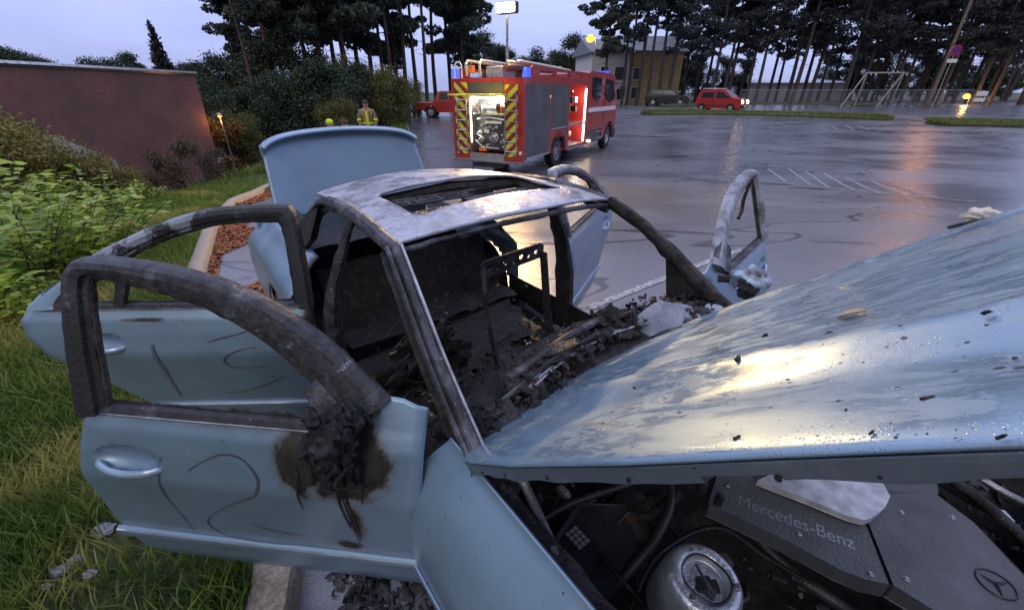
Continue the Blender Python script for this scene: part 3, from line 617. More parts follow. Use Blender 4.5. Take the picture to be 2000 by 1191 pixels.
sg = thing('road_sign', 'round blue no stopping sign with red ring and white plate below on a post', 'road sign', (wy(1822, 205, 40).x, 40, lot_z(40)))
MB().tube([(0, 0, 0), (0, 0, 5.0)], .035, 8).out('post', M['steel'], sg)
M['signblue'] = plain('sign_blue', (.02, .03, .30), .4); M['signred'] = plain('sign_red', (.45, .02, .03), .4)
MB().lathe([(0, -.05), (.40, -.05), (.40, -.03), (0, -.03)], (0, 0, 4.7), 'y', 28).out('sign_disc', M['signblue'], sg)
MB().lathe([(.33, -.055), (.33, -.06), (.43, -.06), (.43, -.02), (.33, -.02)], (0, 0, 4.7), 'y', 28).out('sign_ring', M['signred'], sg)
mb = MB()
for a_ in (45, -45): mb.box((-.36, -.065, -.035), (.36, -.055, .035), Matrix.Translation((0, 0, 4.7)) @ Matrix.Rotation(R(a_), 4, 'Y'))
mb.out('sign_cross', M['signred'], sg, False); MB().box((-.42, -.06, 3.85), (.42, -.04, 4.12)).out('sign_plate', M['white'], sg, False)
# orange street lamp beyond the truck, small far lamps
def small_lamp(px, py, Y, label, e_, rad=.12, sc_=1):
    p = wy(px, py, Y); o = thing('street_lamp', label, 'street lamp', (p.x+.5, Y, T(p.x, Y))); h = p.z-T(p.x, Y)
    MB().tube([(0, 0, -.3), (0, 0, h+.1), (-.15, 0, h+.2), (-.5, 0, h+.15)], .05, 6).out('pole', M['steel'], o); hd = MB().blob((-.55, 0, h+.1), (.3*sc_, .16*sc_, .1), 0).out('lamp_head', M['steel'], o)
    MB().blob((-.5, 0, h-.02), (rad*1.3, rad, rad), 0).out('bulb', M['sodium'], hd); lamp('lamp_light', (p.x, Y-.3, p.z-.3), e_, (1, .45, .1), rad); return o
small_lamp(1153, 75, 44, 'orange street lamp glowing in the pine branches right of the fire engine', 70, .3, 1.5)
small_lamp(507, 171, 30, 'small orange lamp glowing in the dark left wood', 120, .11)
small_lamp(1888, 188, 60, 'low orange lamp glowing between the trees at the far right', 500, .3)
p = wy(428, 224, 18.5); o = thing('street_lamp', 'short grey lamp post beside the orange lit bush', 'street lamp', (p.x, 18.5, T(p.x, 18.5))); h = p.z-T(p.x, 18.5)
MB().tube([(0, 0, -.3), (0, 0, h)], .035, 6).out('pole', M['steel'], o); hd = MB().blob((0, 0, h), (.12, .12, .06), 0).out('lamp_head', M['steel'], o); MB().blob((0, 0, h-.07), (.07, .07, .04), 0).out('bulb', M['sodium'], hd)
lamp('path_glow', (PATHC.x, PATHC.y, PATHC.z+2.2), 70, (1, .40, .22), .1, 'SPOT', spot_size=R(75), spot_blend=.7)
lamp('path_light', (p.x+.1, 18.2, p.z-.25), 9, (1, .42, .14), .08)
# far road sign board between the right hand trees
bo = thing('notice_board', 'small white notice board between the trees at the far right', 'sign', (wy(1908, 205, 58).x, 58, lot_z(58)))
MB().box((-.7, -.03, 1.1), (.7, .03, 1.6)).out('board', M['white'], bo, False); MB().box((-.7, -.03, .45), (.7, .03, .85)).out('board', M['white'], bo, False); MB().tube([(-.6, .05, 0), (-.6, .05, 1.6)], .04, 6).tube([(.6, .05, 0), (.6, .05, 1.6)], .04, 6).out('post', M['steel'], bo)
# ================================================================== THE BURNT CAR (x forward from front axle, y to its left, z up)
CAR = thing('burnt_car', 'burnt out pale blue saloon with all doors, bonnet and boot lid open', 'car', (.7763, .9046, 0), R(-52.4))
Z = Vector((0, 0, 1))
def cm(name, mb, m, parent=CAR, smooth=True, angle=40): return mb.out(name, m, parent, smooth, angle)
# ---- roof
def roof_z(x, y): return 1.372+.062*(1-(abs(y)/.6)**2.2)+.03*(1-((x+1.72)/.62)**2)+.004*noise.noise(Vector((x*4, y*4, 1)))
def xf(y): return -1.20+.085*(1-(y/.6)**2)
def xr(y): return -2.34-.05*(1-(y/.6)**2)
SR = (-1.83, -1.37, -.44, .44)
ys = sorted(set([round(-.6+i*.02, 3) for i in range(61)]+[SR[2], SR[3]])); us = [i/60 for i in range(61)]
V = []; F = []; nx = len(us)
for y in ys:
    for u in us:
        x = xf(y)+(xr(y)-xf(y))*u
        for e_ in SR[:2]:
            if abs(x-e_) < .0101: x = e_
        V.append((x, y, roof_z(x, y)))
for i in range(len(ys)-1):
    for k in range(nx-1):
        cx = sum(V[j][0] for j in (i*nx+k, i*nx+k+1, (i+1)*nx+k, (i+1)*nx+k+1))/4; cy = (ys[i]+ys[i+1])/2
        rx, ry = abs(cx-(SR[0]+SR[1])/2), abs(cy)
        if rx < .23 and ry < .44 and not (rx > .17 and ry > .38 and (rx-.17)**2+(ry-.38)**2 > .06**2): continue
        F.append((i*nx+k, i*nx+k+1, (i+1)*nx+k+1, (i+1)*nx+k))
t = NT('burnt_roof_skin')
n = t.noise(3.2, 8, .68, dist=.5); n2 = t.noise(9, 6, .7); n3 = t.noise(46, 4)
col = t.mix(t.step(n, .40, .56), (.31, .315, .36), (.43, .44, .51)); col = t.mix(t.step(n2, .55, .68, 0, .4), col, (.19, .18, .20)); col = t.mix(t.step(n3, .6, .72, 0, .6), col, (.10, .10, .11))
col = t.mix(t.step(t.noise(2.0, 4), .60, .72, 0, .5), col, (.13, .11, .12))
M['roof'] = t.set(col=col, rough=t.step(t.noise(5, 6, .7), .38, .62, .14, .5), metal=.35, normal=t.bump(t.noise(3.3, 5), .7, .03, t.bump(n3, .3, .004)))
roof = obj('roof', V, F, M['roof'], CAR); solid(roof, .012)
# sunroof frame below the opening, with a torn lattice of the burnt blind
mb = MB(); x0, x1, y0, y1 = SR[0]-.03, SR[1]+.03, SR[2]-.02, SR[3]+.02
ring = [(x0, y0), (x0, 0), (x0, y1), ((x0+x1)/2, y1), (x1, y1), (x1, 0), (x1, y0), ((x0+x1)/2, y0)]
mb.tube([(x, y, roof_z(x, y)-.035) for x, y in ring], .028, 8, closed=True, sx=1.3)
mb.tube([(x1-.1, y0+.03, 1.40), (x1-.12, 0, 1.42), (x1-.1, y1-.05, 1.40)], .012, 5)
sf = roughen(cm('sunroof_frame', mb, M['soot']), .006, 14)
bm_ = MB(); lx0, lx1 = -1.80, -1.69
for i in range(11):
    y = -.40+i*.045
    if i in (5, 8): continue
    bm_.box((lx0, y-.006, 1.395), (lx1-(.05 if i % 3 == 1 else 0), y+.006, 1.403))
for x in (lx0, (lx0+lx1)/2, lx1): bm_.box((x-.006, -.41, 1.394), (x+.006, .05 if x > lx0 else .42, 1.404))
bm_.box((lx0-.03, -.42, 1.375), (lx0, .42, 1.405)); bm_.box((-1.70, -.02, 1.385), (-1.62, .42, 1.395))
cm('blind_lattice', bm_, M['char'], sf, False)
# front header rail under the roof edge
mb = MB(); P = [Vector((xf(y)+.004, y, roof_z(xf(y), y)-.022)) for y in [-.6+i*.04 for i in range(31)]]; mb.tube(P, .011, 7, sx=.8)
P = [Vector((xf(y)-.03, y, roof_z(xf(y), y)-.036)) for y in [-.58+i*.04 for i in range(30)]]; mb.tube(P, .012, 7)
roughen(cm('windscreen_header', mb, M['charash']), .006, 18, 2)
# ---- pillars and side rails
for s in (-1, 1):
    def Q(*p): return [Vector((x, s*y, z)) for x, y, z in p]
    ap = catmull(Q((-.46, .725, .93), (-.75, .695, 1.12), (-1.0, .655, 1.28), (-1.2, .615, 1.375)), 16)
    if s < 0:
        a = roughen(cm('front_pillar', MB().tube(ap, [.042]*6+[.036]*10, 9, sx=.8), M['charash']), .004, 20, 3)
        st = [p+Vector((.012, s*.035, .012)) for p in ap]; cm('pillar_strip', MB().tube(st, .010, 6), M['charash'], a)
        st = [p+Vector((.035, .012, .02)) for p in ap]; cm('glass_channel', MB().tube(st, .007, 6), M['steel'], a)
        roughen(cm('door_seal', MB().tube([p+Vector((-.05, s*.03, -.03)) for p in ap], .014, 6), M['soot'], a), .006, 30)
    else:
        a = roughen(cm('front_pillar', MB().tube(ap, [.040]*8+[.034]*8, 9, sx=.9), M['soot']), .010, 22, 4)
        mb = MB(); mb.prism([(-.44, .93), (-.86, 1.17), (-.84, 1.02), (-.80, .80), (-.70, .70)], lambda x, z: (x, s*(.745-.12*max(0, z-.9)), z), lambda x, z: (x, s*(.715-.12*max(0, z-.9)), z)); roughen(cm('pillar_gusset', mb, M['soot'], a), .01, 16)
    rail = catmull(Q((-1.2, .615, 1.375), (-1.5, .612, 1.405), (-1.85, .602, 1.405), (-2.2, .592, 1.365), (-2.45, .60, 1.27), (-2.7, .64, 1.12), (-2.92, .68, 1.0)), 40)
    a = roughen(cm('side_rail', MB().tube(rail, .026, 8, sx=1.1), M['charash'] if s < 0 else M['char']), .004, 18, 5)
    roughen(cm('drip_channel', MB().tube([p+Vector((0, s*.028, -.008)) for p in rail], .010, 6), M['soot'], a), .004, 24)
    roughen(cm('inner_flange', MB().tube([p+Vector((0, -s*.01, -.045)) for p in rail[:30]], .018, 6), M['char'], a), .006, 24)
    bp = catmull(Q((-1.70, .612, 1.385), (-1.72, .70, 1.18), (-1.715, .775, .98), (-1.70, .81, .7), (-1.68, .82, .34)), 18)
    b = roughen(cm('centre_pillar', MB().tube(bp, [.030]*4+[.036]*4+[.048, .055, .06, .062, .065, .068, .07, .07, .075, .08] if s < 0 else [.045]*6+[.06]*6+[.075]*6, 9, sx=.75), M['charash'] if s < 0 else M['soot']), .006, 16, 6)
    cp = MB(); cp.prism([(-2.28, 1.34), (-2.55, 1.22), (-2.93, 1.0), (-2.62, .98), (-2.42, 1.1)], lambda x, z: (x, s*(.70-.25*(z-1.0)), z), lambda x, z: (x, s*(.66-.25*(z-1.0)), z)); roughen(cm('rear_pillar', cp, M['soot']), .008, 14)
    # sill
    cm('sill', MB().tube(Q((-.62, .84, .30), (-1.2, .86, .29), (-1.8, .86, .29), (-2.4, .85, .30)), .075, 10, sx=.8), paint('sill_paint_%s' % ('right' if s < 0 else 'left'), BLUE, dirt=.8) if s < 0 else bpy.data.materials['sill_paint_right'])
# rear window frame base and parcel shelf
mb = MB(); mb.grid([[Vector((x, y, 1.0+.02*noise.noise(Vector((x*6, y*6, 2))))) for y in [-.66+i*.06 for i in range(23)]] for x in [-2.55-i*.07 for i in range(7)]]); roughen(cm('parcel_shelf', mb, M['interior']), .02, 9)
# ---- quarters, rear, front
def fender_rows(xs, s, zt, yt, yo, arch):
    rr = []
    for x in xs:
        zT = zt(x); row = []
        for (t_, yy) in ((0, yt), (.05, yt+.05), (.14, yt+.11), (.28, yo-.03), (.42, yo-.004), (.60, yo), (.75, yo-.003), (.88, yo-.012), (1, yo-.05)):
            z = zT+(.20-zT)*t_; row.append(Vector((x, s*yy, z)))
        rr.append(row)
    return rr
def wheel_cut(F, V, cx, cz, r):
    o = []
    for f in F:
        c = sum((Vector(V[i]) for i in f), Vector())/len(f)
        if (c.x-cx)**2+(c.z-cz)**2 > r*r: o.append(f)
    return o
def interp_rows(rows, n):
    out_ = []
    for r in rows: out_.append(catmull(r, n))
    return out_
M['paint_rear'] = paint('quarter_paint', BLUE, [((-2.33, -.75, 1.0), (1, .5, 1), .03, .16, .9), ((-2.33, .75, 1.0), (1, .5, 1), .03, .16, .9)], dirt=.5)
for s in (-1, 1):
    xs = [-2.36-.04*i for i in range(41)]
    mb = MB(); mb.grid(interp_rows(fender_rows(xs, s, lambda x: 1.0-.03*max(0, -x-3)**1.2, .66, .905, None), 34)); mb.F = wheel_cut(mb.F, mb.V, -2.854, .31, .375); solid(cm('rear_quarter', mb, M['paint_rear']), .01, 0)
    cm('wheel_well', MB().lathe([(.385, -.24), (.385, .0)], (-2.854, s*(.88 if s > 0 else .65)+(0 if s > 0 else .0), .31), 'y', 30), M['soot'])
mb = MB(); mb.grid([[Vector((-3.95+.10*abs(y/.8)**3, y, z)) for y in [-.8+i*.08 for i in range(21)]] for z in (.9, .8, .62, .5, .3)]); cm('rear_panel', mb, M['paint_rear'])
mb = MB(); mb.grid(interp_rows([[Vector((-3.96+.5*abs(y/.9)**5, y*1.0, .62)), Vector((-4.03+.5*abs(y/.9)**5, y, .56)), Vector((-4.03+.5*abs(y/.9)**5, y, .36)), Vector((-3.95+.5*abs(y/.9)**5, y, .24))] for y in [-.9+i*.06 for i in range(31)]], 10)); cm('rear_bumper', mb, M['paint_rear'])
mb = MB(); mb.box((-3.93, -.62, .42), (-3.0, .62, .44)).box((-3.0, -.66, .42), (-2.97, .66, 1.0)); roughen(cm('boot_well', mb, M['soot']), .01, 8)
# boot lid, standing open
mb = MB(); rr = []
for i in range(25):
    t_ = i/24; row = []
    for k in range(41):
        v = -1+k/20; y = v*(.69-.07*t_)-.035*t_; top = 1.0+(.575+.05*(1-v*v)-.05*abs(v)**8)*t_; rim = max(0, (t_-.90)/.1)
        row.append(Vector((-3.40-.14*t_+.05*rim**2-.05*(1-v*v)+.02*abs(v)**6, y, top)))
    rr.append(row)
mb.grid(rr); M['paint_boot'] = paint('boot_lid_paint', (.32, .45, .60), dirt=.9)
bl = solid(cm('boot_lid', mb, M['paint_boot']), .035)
cm('lid_lip', MB().tube([r_+Vector((.012, 0, .0)) for r_ in rr[-1]], .014, 8), M['paint_boot'], bl)
for s in (-1, 1): cm('hinge_arm', MB().tube([(-3.02, s*.52, .85), (-3.2, s*.53, .98), (-3.44, s*.54, 1.05), (-3.5, s*.54, 1.25)], .014, 6), M['char'], bl)
# wheels
for (x, s) in ((0, -1), (0, 1), (-2.854, -1), (-2.854, 1)):
    c = (x, s*.79, .31); wl = cm('wheel', MB().lathe([(.20, -.10), (.29, -.11), (.315, -.07), (.315, .07), (.29, .11), (.20, .10)], c, 'y', 32), M['soot'])
    mb = MB().lathe([(.20, -.09), (.205, 0), (.20, .09), (.19, s*.05), (.06, s*.07), (0, s*.07)], c, 'y', 32)
    for k in range(7):
        a = k*2*math.pi/7; mb.tube([(x+.05*math.cos(a), s*.87, .31+.05*math.sin(a)), (x+.195*math.cos(a), s*.88, .31+.195*math.sin(a))], .016, 5)
    cm('rim', mb, M['alu'], wl)
# front wings
M['wing'] = paint('wing_paint', (.265, .385, .49), dirt=.6)
def wing_edge(z): return lin([(.2, -.70), (.5, -.712), (.7, -.70), (.86, -.66), (.97, -.595)], z)
for s in (-1, 1):
    rr = []
    for i in range(46):
        u = i/45; row = []
        for (t_, yy) in ((0, .752), (.03, .765), (.09, .80), (.17, .842), (.27, .878), (.36, .897), (.45, .905), (.58, .907), (.72, .903), (.85, .89), (1, .85)):
            x = u*.86-.6*(1-u); zt_ = .972-.03*u-.13*max(0, u-.45)**1.4; z = zt_+(.19-zt_)*t_
            xe = wing_edge(z); x = xe+(.84-xe-.18*max(0, .55-z)*u)*u
            row.append(Vector((x, s*(yy-.16*max(0, u-.72)**1.3), z)))
        rr.append(catmull(row, 40))
    mb = MB(); mb.grid(rr); mb.F = wheel_cut(mb.F, mb.V, 0, .31, .375); wg = solid(cm('front_wing', mb, M['wing']), .008, 0)
    fl = []
    for i in range(60):
        u = i/59; x = -.56+1.36*u; z = .955-.03*u-.12*max(0, u-.45)**1.4+.012*noise.noise(Vector((x*9, 0, 0))); y = .752-.16*max(0, u-.72)**1.3
        wv = .008*noise.noise(Vector((x*14, 5, 0)))
        fl.append([Vector((x, s*(y-a), z-b)) for a, b in ((0, 0), (.012, .008), (.03+wv, .022), (.055+wv, .024), (.062, .07), (.07, .16))])
    f2 = cm('wing_flange', MB().grid(fl), M['charash'], wg)
    for k in range(5):
        i = 8+k*9; p = fl[i][2]; cm('bolt', MB().lathe([(0, .012), (.009, .012), (.010, 0), (.016, -.002)], p, 'z', 8), M['steel'], wg)
    cm('rub_strip', MB().tube([(-.70+.02*i, s*.913, .425) for i in range(16)], .014, 8, sx=.6), M['paint'], wg)
mb = MB(); mb.grid(interp_rows([[Vector((.70+.16*(1-(y/.86)**4), y, .66)), Vector((.80+.16*(1-(y/.86)**4), y, .58)), Vector((.82+.16*(1-(y/.86)**4), y, .36)), Vector((.74+.16*(1-(y/.86)**4), y, .22))] for y in [-.86+i*.0573 for i in range(31)]], 10)); cm('front_bumper', mb, M['wing'])
mb = MB(); mb.tube([(.62, -.74, .80), (.72, -.4, .80), (.74, 0, .80), (.72, .4, .80), (.62, .74, .80)], .03, 8).box((.58, -.6, .35), (.62, .6, .78)); cm('radiator_support', mb, M['plastic'])
# ---- floor, bulkhead, interior
mb = MB(); mb.grid([[Vector((x, y, .26+.17*math.exp(-(y/.13)**2)*(1 if x > -2.0 else .4)+.03*noise.noise(Vector((x*5, y*5, 0))))) for y in [-.8+i*.05 for i in range(33)]] for x in [-.40-i*.06 for i in range(44)]])
roughen(cm('floor_pan', mb, M['interior']), .02, 7)
mb = MB(); mb.grid([[Vector((-.42-.10*(z < .9)-.06*abs(y), y, z)) for y in [-.76+i*.08 for i in range(20)]] for z in (.26, .45, .6, .75, .9, .96)]); roughen(cm('bulkhead', mb, M['soot']), .02, 6)
for s in (-1, 1):
    mb = MB(); mb.grid([[Vector((x, s*(.80-.0*z), z)) for z in (.28, .4, .52)] for x in (-.5, -1, -1.7, -2.35)]); cm('sill_inner', mb, M['interior'])
mb = MB()   # rear bench and its charred back
mb.grid([[Vector((-2.05-.10*i, y, .48+.05*noise.noise(Vector((i, y*5, 1))))) for y in [-.66+k*.06 for k in range(23)]] for i in range(5)])
mb.grid([[Vector((-2.42-.05*i, y, .46+.13*i+.02*noise.noise(Vector((i, y*6, 3))))) for y in [-.66+k*.06 for k in range(23)]] for i in range(4)])
mb.grid([[Vector((-2.05, y, z)) for y in (-.66, 0, .66)] for z in (.26, .48)]); rb = roughen(cm('rear_bench', mb, M['interior']), .03, 8)
def seat(y, full):
    mb = MB(); x = -1.36; wd = .22
    if full:
        f = cm('burnt_seat', MB().blob((x+.1, y, .42), (.30, .24, .14), .4, 2.4, 7, 4).blob((x-.06, y-.02, .62), (.10, .20, .20), .5, 2.4, 9, 4), M['interior']); sp_ = MB()
        for k in range(6): sp_.tube([Vector((x+.05-.03*k, y-wd+a*2*wd, .58+.06*k+.03*math.sin(a*14+k))) for a in [i/14 for i in range(15)]], .003, 4)
        cm('spring', sp_, M['char'], f); return
    mb.tube([(x+.05, y-wd, .42), (x-.06, y-wd, .80), (x-.10, y-wd+.01, 1.08)], .014, 6); mb.tube([(x+.05, y+wd, .42), (x-.06, y+wd, .80), (x-.10, y+wd-.01, 1.06)], .014, 6)
    f = roughen(cm('seat_frame', mb, M['char']), .004, 20)
    pl = MB(); holes = []
    for k in range(7):
        c = (-.165+.055*k, .018*(-1)**k*.4+.0); rr_ = .013 if k % 2 else .019; holes.append([(c[0]+rr_*math.cos(a), c[1]+rr_*.8*math.sin(a)) for a in [i*math.pi/5 for i in range(10)]])
    pl.prism([(-wd, -.05), (wd, -.035), (wd, .035), (wd-.03, .055), (-wd+.02, .05), (-wd, .03)], lambda a, b: (x-.10, y+a, 1.06+b+.05*a), lambda a, b: (x-.113, y+a, 1.06+b+.05*a), holes)
    cm('crossbar', pl, M['char'], f, False)
    pl = MB(); holes = []
    for k in range(5):
        c = (0, -.20+.09*k); holes.append([(c[0]+.011*math.cos(a), c[1]+.017*math.sin(a)) for a in [i*math.pi/5 for i in range(10)]])
    pl.prism([(-.03, -.30), (.03, -.30), (.028, .24), (-.028, .24)], lambda a, b: (x-.06+a-.15*b, y+wd, .83+b), lambda a, b: (x-.06+a-.15*b, y+wd-.012, .83+b), holes); cm('side_plate', pl, M['char'], f, False)
    sp_ = MB()
    for k in range(6 if full else 3): z = .50+.085*k; sp_.tube([Vector((x-.02-.015*k, y-wd+.02+a*(2*wd-.04), z+.012*math.sin(a*25))) for a in [i/14 for i in range(15)]], .0035, 4)
    for k in range(7): sp_.tube([Vector((x+.06+.05*k, y-wd+a*2*wd, .43+.02*math.sin(a*16+k))) for a in [i/14 for i in range(15)]], .004, 4)
    sp_.box((x+.0, y-wd, .33), (x+.46, y-wd+.03, .42)).box((x, y+wd-.03, .33), (x+.46, y+wd, .42)); cm('spring', sp_, M['charash'], f)
    if full:
        b = MB().blob((x-.02, y, .70), (.06, .20, .27), .25, 3, 2); cm('burnt_foam', b, M['interior'], f)
    b = MB().blob((x+.22, y, .40), (.26, .22, .06), .35, 3, int(y*10)); cm('burnt_cushion', b, M['interior'], f)
seat(.16, False); seat(-.42, True)
# steering wheel rim and column
MT = Matrix.Translation((-.86, .36, .80)) @ Matrix.Rotation(R(-62), 4, 'Y')
mb = MB(); mb.tube([MT @ Vector((.18*math.cos(a), .18*math.sin(a), 0)) for a in [i*2*math.pi/36 for i in range(36)]], .009, 6, closed=True)
for a in (0, 2.2, 4.1): mb.tube([MT @ Vector((0, 0, -.03)), MT @ Vector((.175*math.cos(a), .175*math.sin(a), 0))], .006, 5)
mb.tube([MT @ Vector((0, 0, -.03)), MT @ Vector((0, 0, -.3))], .02, 6); cm('steering_wheel', mb, M['charash'])
# dashboard bar, brackets, cables
mb = MB(); P = catmull([(-.66, -.70, .86), (-.70, -.35, .88), (-.70, 0, .90), (-.68, .35, .88), (-.64, .70, .86)], 24); mb.tube(P, .028, 8); roughen(cm('dashboard_bar', mb, M['charash']), .004, 18)
mb = MB(); rq = random.Random(5)
for k in range(26):
    y = rq.uniform(-.62, .6); p = Vector((rq.uniform(-.9, -.55), y, rq.uniform(.55, .92))); q = p+Vector((rq.uniform(-.22, .22), rq.uniform(-.25, .25), rq.uniform(-.25, .12))); r2 = (p+q)/2+Vector((rq.uniform(-.08, .08), rq.uniform(-.08, .08), rq.uniform(-.1, .05))); mb.tube(catmull([p, r2, q], 8), rq.uniform(.003, .008), 5)
cm('cable', mb, M['charash'])
def rubble(name, spots, n, m, seed, smin=.004, smax=.012, parent=CAR, ylo=-.66):
    """burnt flakes and crumbs heaped on what is below"""
    rq = random.Random(seed); mb = MB(); bm = bmesh.new(); bmesh.ops.create_icosphere(bm, subdivisions=1, radius=1); bv = [v.co.copy() for v in bm.verts]; bf = [tuple(v.index for v in f.verts) for f in bm.faces]; bm.free()
    for _ in range(n):
        c, ex = rq.choice(spots); g = [max(-1.7, min(1.7, rq.gauss(0, 1))) for _ in range(3)]
        p = Vector((c[0]+g[0]*ex[0], max(ylo, min(.7, c[1]+g[1]*ex[1])), c[2]+abs(g[2])*ex[2])); s_ = smin+(smax-smin)*rq.random()**2.5
        dm = Vector((s_*rq.uniform(.7, 2.4), s_*rq.uniform(.6, 1.5), s_*rq.uniform(.15, .6)))
        Mx = Matrix.Translation(p) @ Matrix.Rotation(rq.uniform(0, 6.28), 4, 'Z') @ Matrix.Rotation(rq.gauss(0, .6), 4, 'X') @ Matrix.Rotation(rq.gauss(0, .6), 4, 'Y')
        mb.add([Mx @ Vector((v.x*dm.x*rq.uniform(.6, 1.3), v.y*dm.y*rq.uniform(.6, 1.3), v.z*dm.z*rq.uniform(.6, 1.3))) for v in bv], bf)
    o = mb.out(name, m, parent, False); o['kind'] = 'stuff'; return o
rubble('burnt_debris', [((-.8, -.35, .62), (.12, .22, .12)), ((-.85, .1, .60), (.16, .2, .12)), ((-.72, .4, .75), (.08, .2, .1)), ((-1.1, 0, .42), (.25, .35, .05)), ((-.62, -.45, .86), (.05, .2, .05))], 4200, M['debris'], 3, .003, .022)
mb = MB()
for k, (c, r_) in enumerate([((-.78, -.40, .62), (.20, .30, .22)), ((-.80, .12, .58), (.22, .34, .22)), ((-.72, .50, .66), (.16, .22, .20)), ((-1.15, -.1, .36), (.35, .6, .10)), ((-1.9, 0, .36), (.5, .6, .10))]): mb.blob(c, r_, .35, 2.6, k, 4)
cm('burnt_dashboard', mb, M['interior'])
rubble('ash_flakes', [((-.75, -.2, .84), (.12, .3, .02)), ((-.8, .3, .80), (.12, .2, .02)), ((-1.2, 0, .5), (.3, .4, .02)), ((-2.1, .1, .55), (.2, .4, .02))], 420, M['charash'], 9, .003, .012)
# ---- cowl
CR = lambda y: -.33*max(0, 1-(y/.786)**2)**.9   # how far the bonnet's rear edge bows back
cowl_x = lambda y: -.50-.245*(1-(y/.78)**2)
mb = MB(); mb.grid([[Vector((cowl_x(y)+dx, y, dz+.01*noise.noise(Vector((y*9, dx*9, 0))))) for y in [-.74+i*.037 for i in range(41)]] for dx, dz in ((-.13, .955), (-.10, .93), (-.04, .92), (0, .935), (.10, .94), (.2, .93))])
roughen(cm('cowl', mb, M['charmix']), .012, 12)
mb = MB()
for k in range(5): mb.tube([Vector((cowl_x(y)-.005+.016*k, y, .965+.004*k)) for y in [-.42+i*.035 for i in range(29)]], .0045, 4)
cm('cowl_grille', mb, M['steel'])
rubble('cowl_debris', [((-.60, -.5, .95), (.05, .12, .02)), ((-.72, -.15, .96), (.05, .15, .02)), ((-.74, .25, .96), (.05, .15, .02)), ((-.62, .55, .97), (.06, .1, .02))], 1500, M['charmix'], 12, .003, .022)
mb = MB(); rq = random.Random(8)
def slab(mb, c, dims, rot, seed):
    Mx = Matrix.Translation(c) @ Matrix.Rotation(rot[2], 4, 'Z') @ Matrix.Rotation(rot[1], 4, 'Y') @ Matrix.Rotation(rot[0], 4, 'X'); rq = random.Random(seed); k = 9
    P = [((dims[0]*math.cos(a)*rq.uniform(.7, 1.1)), (dims[1]*math.sin(a)*rq.uniform(.7, 1.1))) for a in [i*2*math.pi/k for i in range(k)]]
    mb.prism(P, lambda x, y: Mx @ Vector((x, y, dims[2])), lambda x, y: Mx @ Vector((x, y, 0)))
for k, (c, d, rt) in enumerate([((-.60, -.58, .965), (.09, .07, .012), (.2, -.1, .3)), ((-.52, -.60, .96), (.05, .05, .01), (0, .2, 1)), ((-.66, -.42, .97), (.08, .045, .015), (.3, .1, .9)), ((-.72, -.18, .99), (.12, .03, .02), (.2, 0, 1.5)), ((-.70, -.28, .98), (.14, .022, .015), (0, .1, 1.3))]): slab(mb, c, d, rt, k)
cm('cowl_slab', mb, M['charmix'], smooth=False)
mb = MB(); slab(mb, (-.62, .33, 1.0), (.12, .085, .012), (.75, -.5, .4), 27); slab(mb, (-.58, .50, .985), (.10, .07, .02), (.1, .25, .9), 22); slab(mb, (-.52, .62, .985), (.06, .05, .015), (.2, .1, .2), 23); bev(cm('melted_glass_sheet', mb, plain('ash_white_glass', (.25, .26, .31), .35, .1, .25, 9, .6, 30), smooth=False), .006)
mb = MB(); mb.blob((-.76, .15, .99), (.06, .055, .055), .5, 2.5, 4); mb.blob((-.72, .20, .94), (.07, .08, .05), .5, 2.5, 5); mb.tube(catmull([(-.74, .17, 1.0), (-.70, .24, 1.03), (-.66, .22, .97)], 10), .009, 6); cm('wiper_motor', mb, M['soot'])
mb = MB(); mb.tube([(-.70, -.46, .985), (-.76, -.1, 1.0), (-.78, .12, 1.0)], [.022, .02, .018], 8); mb.tube([(-.62, -.60, .97), (-.70, -.2, .99), (-.70, .02, 1.0)], .010, 6); roughen(cm('wiper_linkage', mb, M['char']), .005, 20)
# ---- bonnet, raised about 41 degrees
HT = R(41); HP = Vector((-.5, 0, .98)); HU = Vector((math.cos(HT), 0, math.sin(HT))); HN = Vector((-math.sin(HT), 0, math.cos(HT)))
def hood_h(u, y):
    a = abs(y); c = .40+.10*min(1, u/1.2)
    ed = max(0, 1-(a/.785)**4); g_ = min(1, max(0, (u+.05)/.25))
    h = .032*(1-(a/.785)**2.2)
    h += ed*g_*(.017*math.exp(-((a-c)/.05)**2) - .016*math.exp(-((a-c-.12)/.06)**2) + .010*math.exp(-(a/.16)**2))
    h += ed*(.006*noise.noise(Vector((u*3, y*3, 2)))+.0025*noise.noise(Vector((u*9, y*9, 5)))) - .05*max(0, u-1.15)**1.5
    return h
HW = [(0, .782), (.10, .795), (.34, .803), (.66, .785), (.88, .76), (1.06, .742), (1.34, .69)]
rr = []
for i in range(121):
    t_ = i/120; row = []
    for k in range(101):
        v = -1+k/50; u0 = .03+CR(.785*v*.995); u1 = 1.34-.16*v*v; u = u0+(u1-u0)*t_; y = lin(HW, u)*v; e_ = max(0, abs(v)-.965)/.035
        p = HP+HU*u+Vector((0, y-.004*e_*v, 0))+HN*(hood_h(u, y*.785/lin(HW, u))-.004*e_**2-.003*max(0, 1-t_*30))
        row.append(p)
    rr.append(row)
mb = MB(); mb.grid(rr); HOOD = cm('bonnet', mb, M['hood'], angle=60); solid(HOOD, .004)
M['hoodin'] = paint('bonnet_inner_paint', (.14, .17, .20), dirt=1.0)
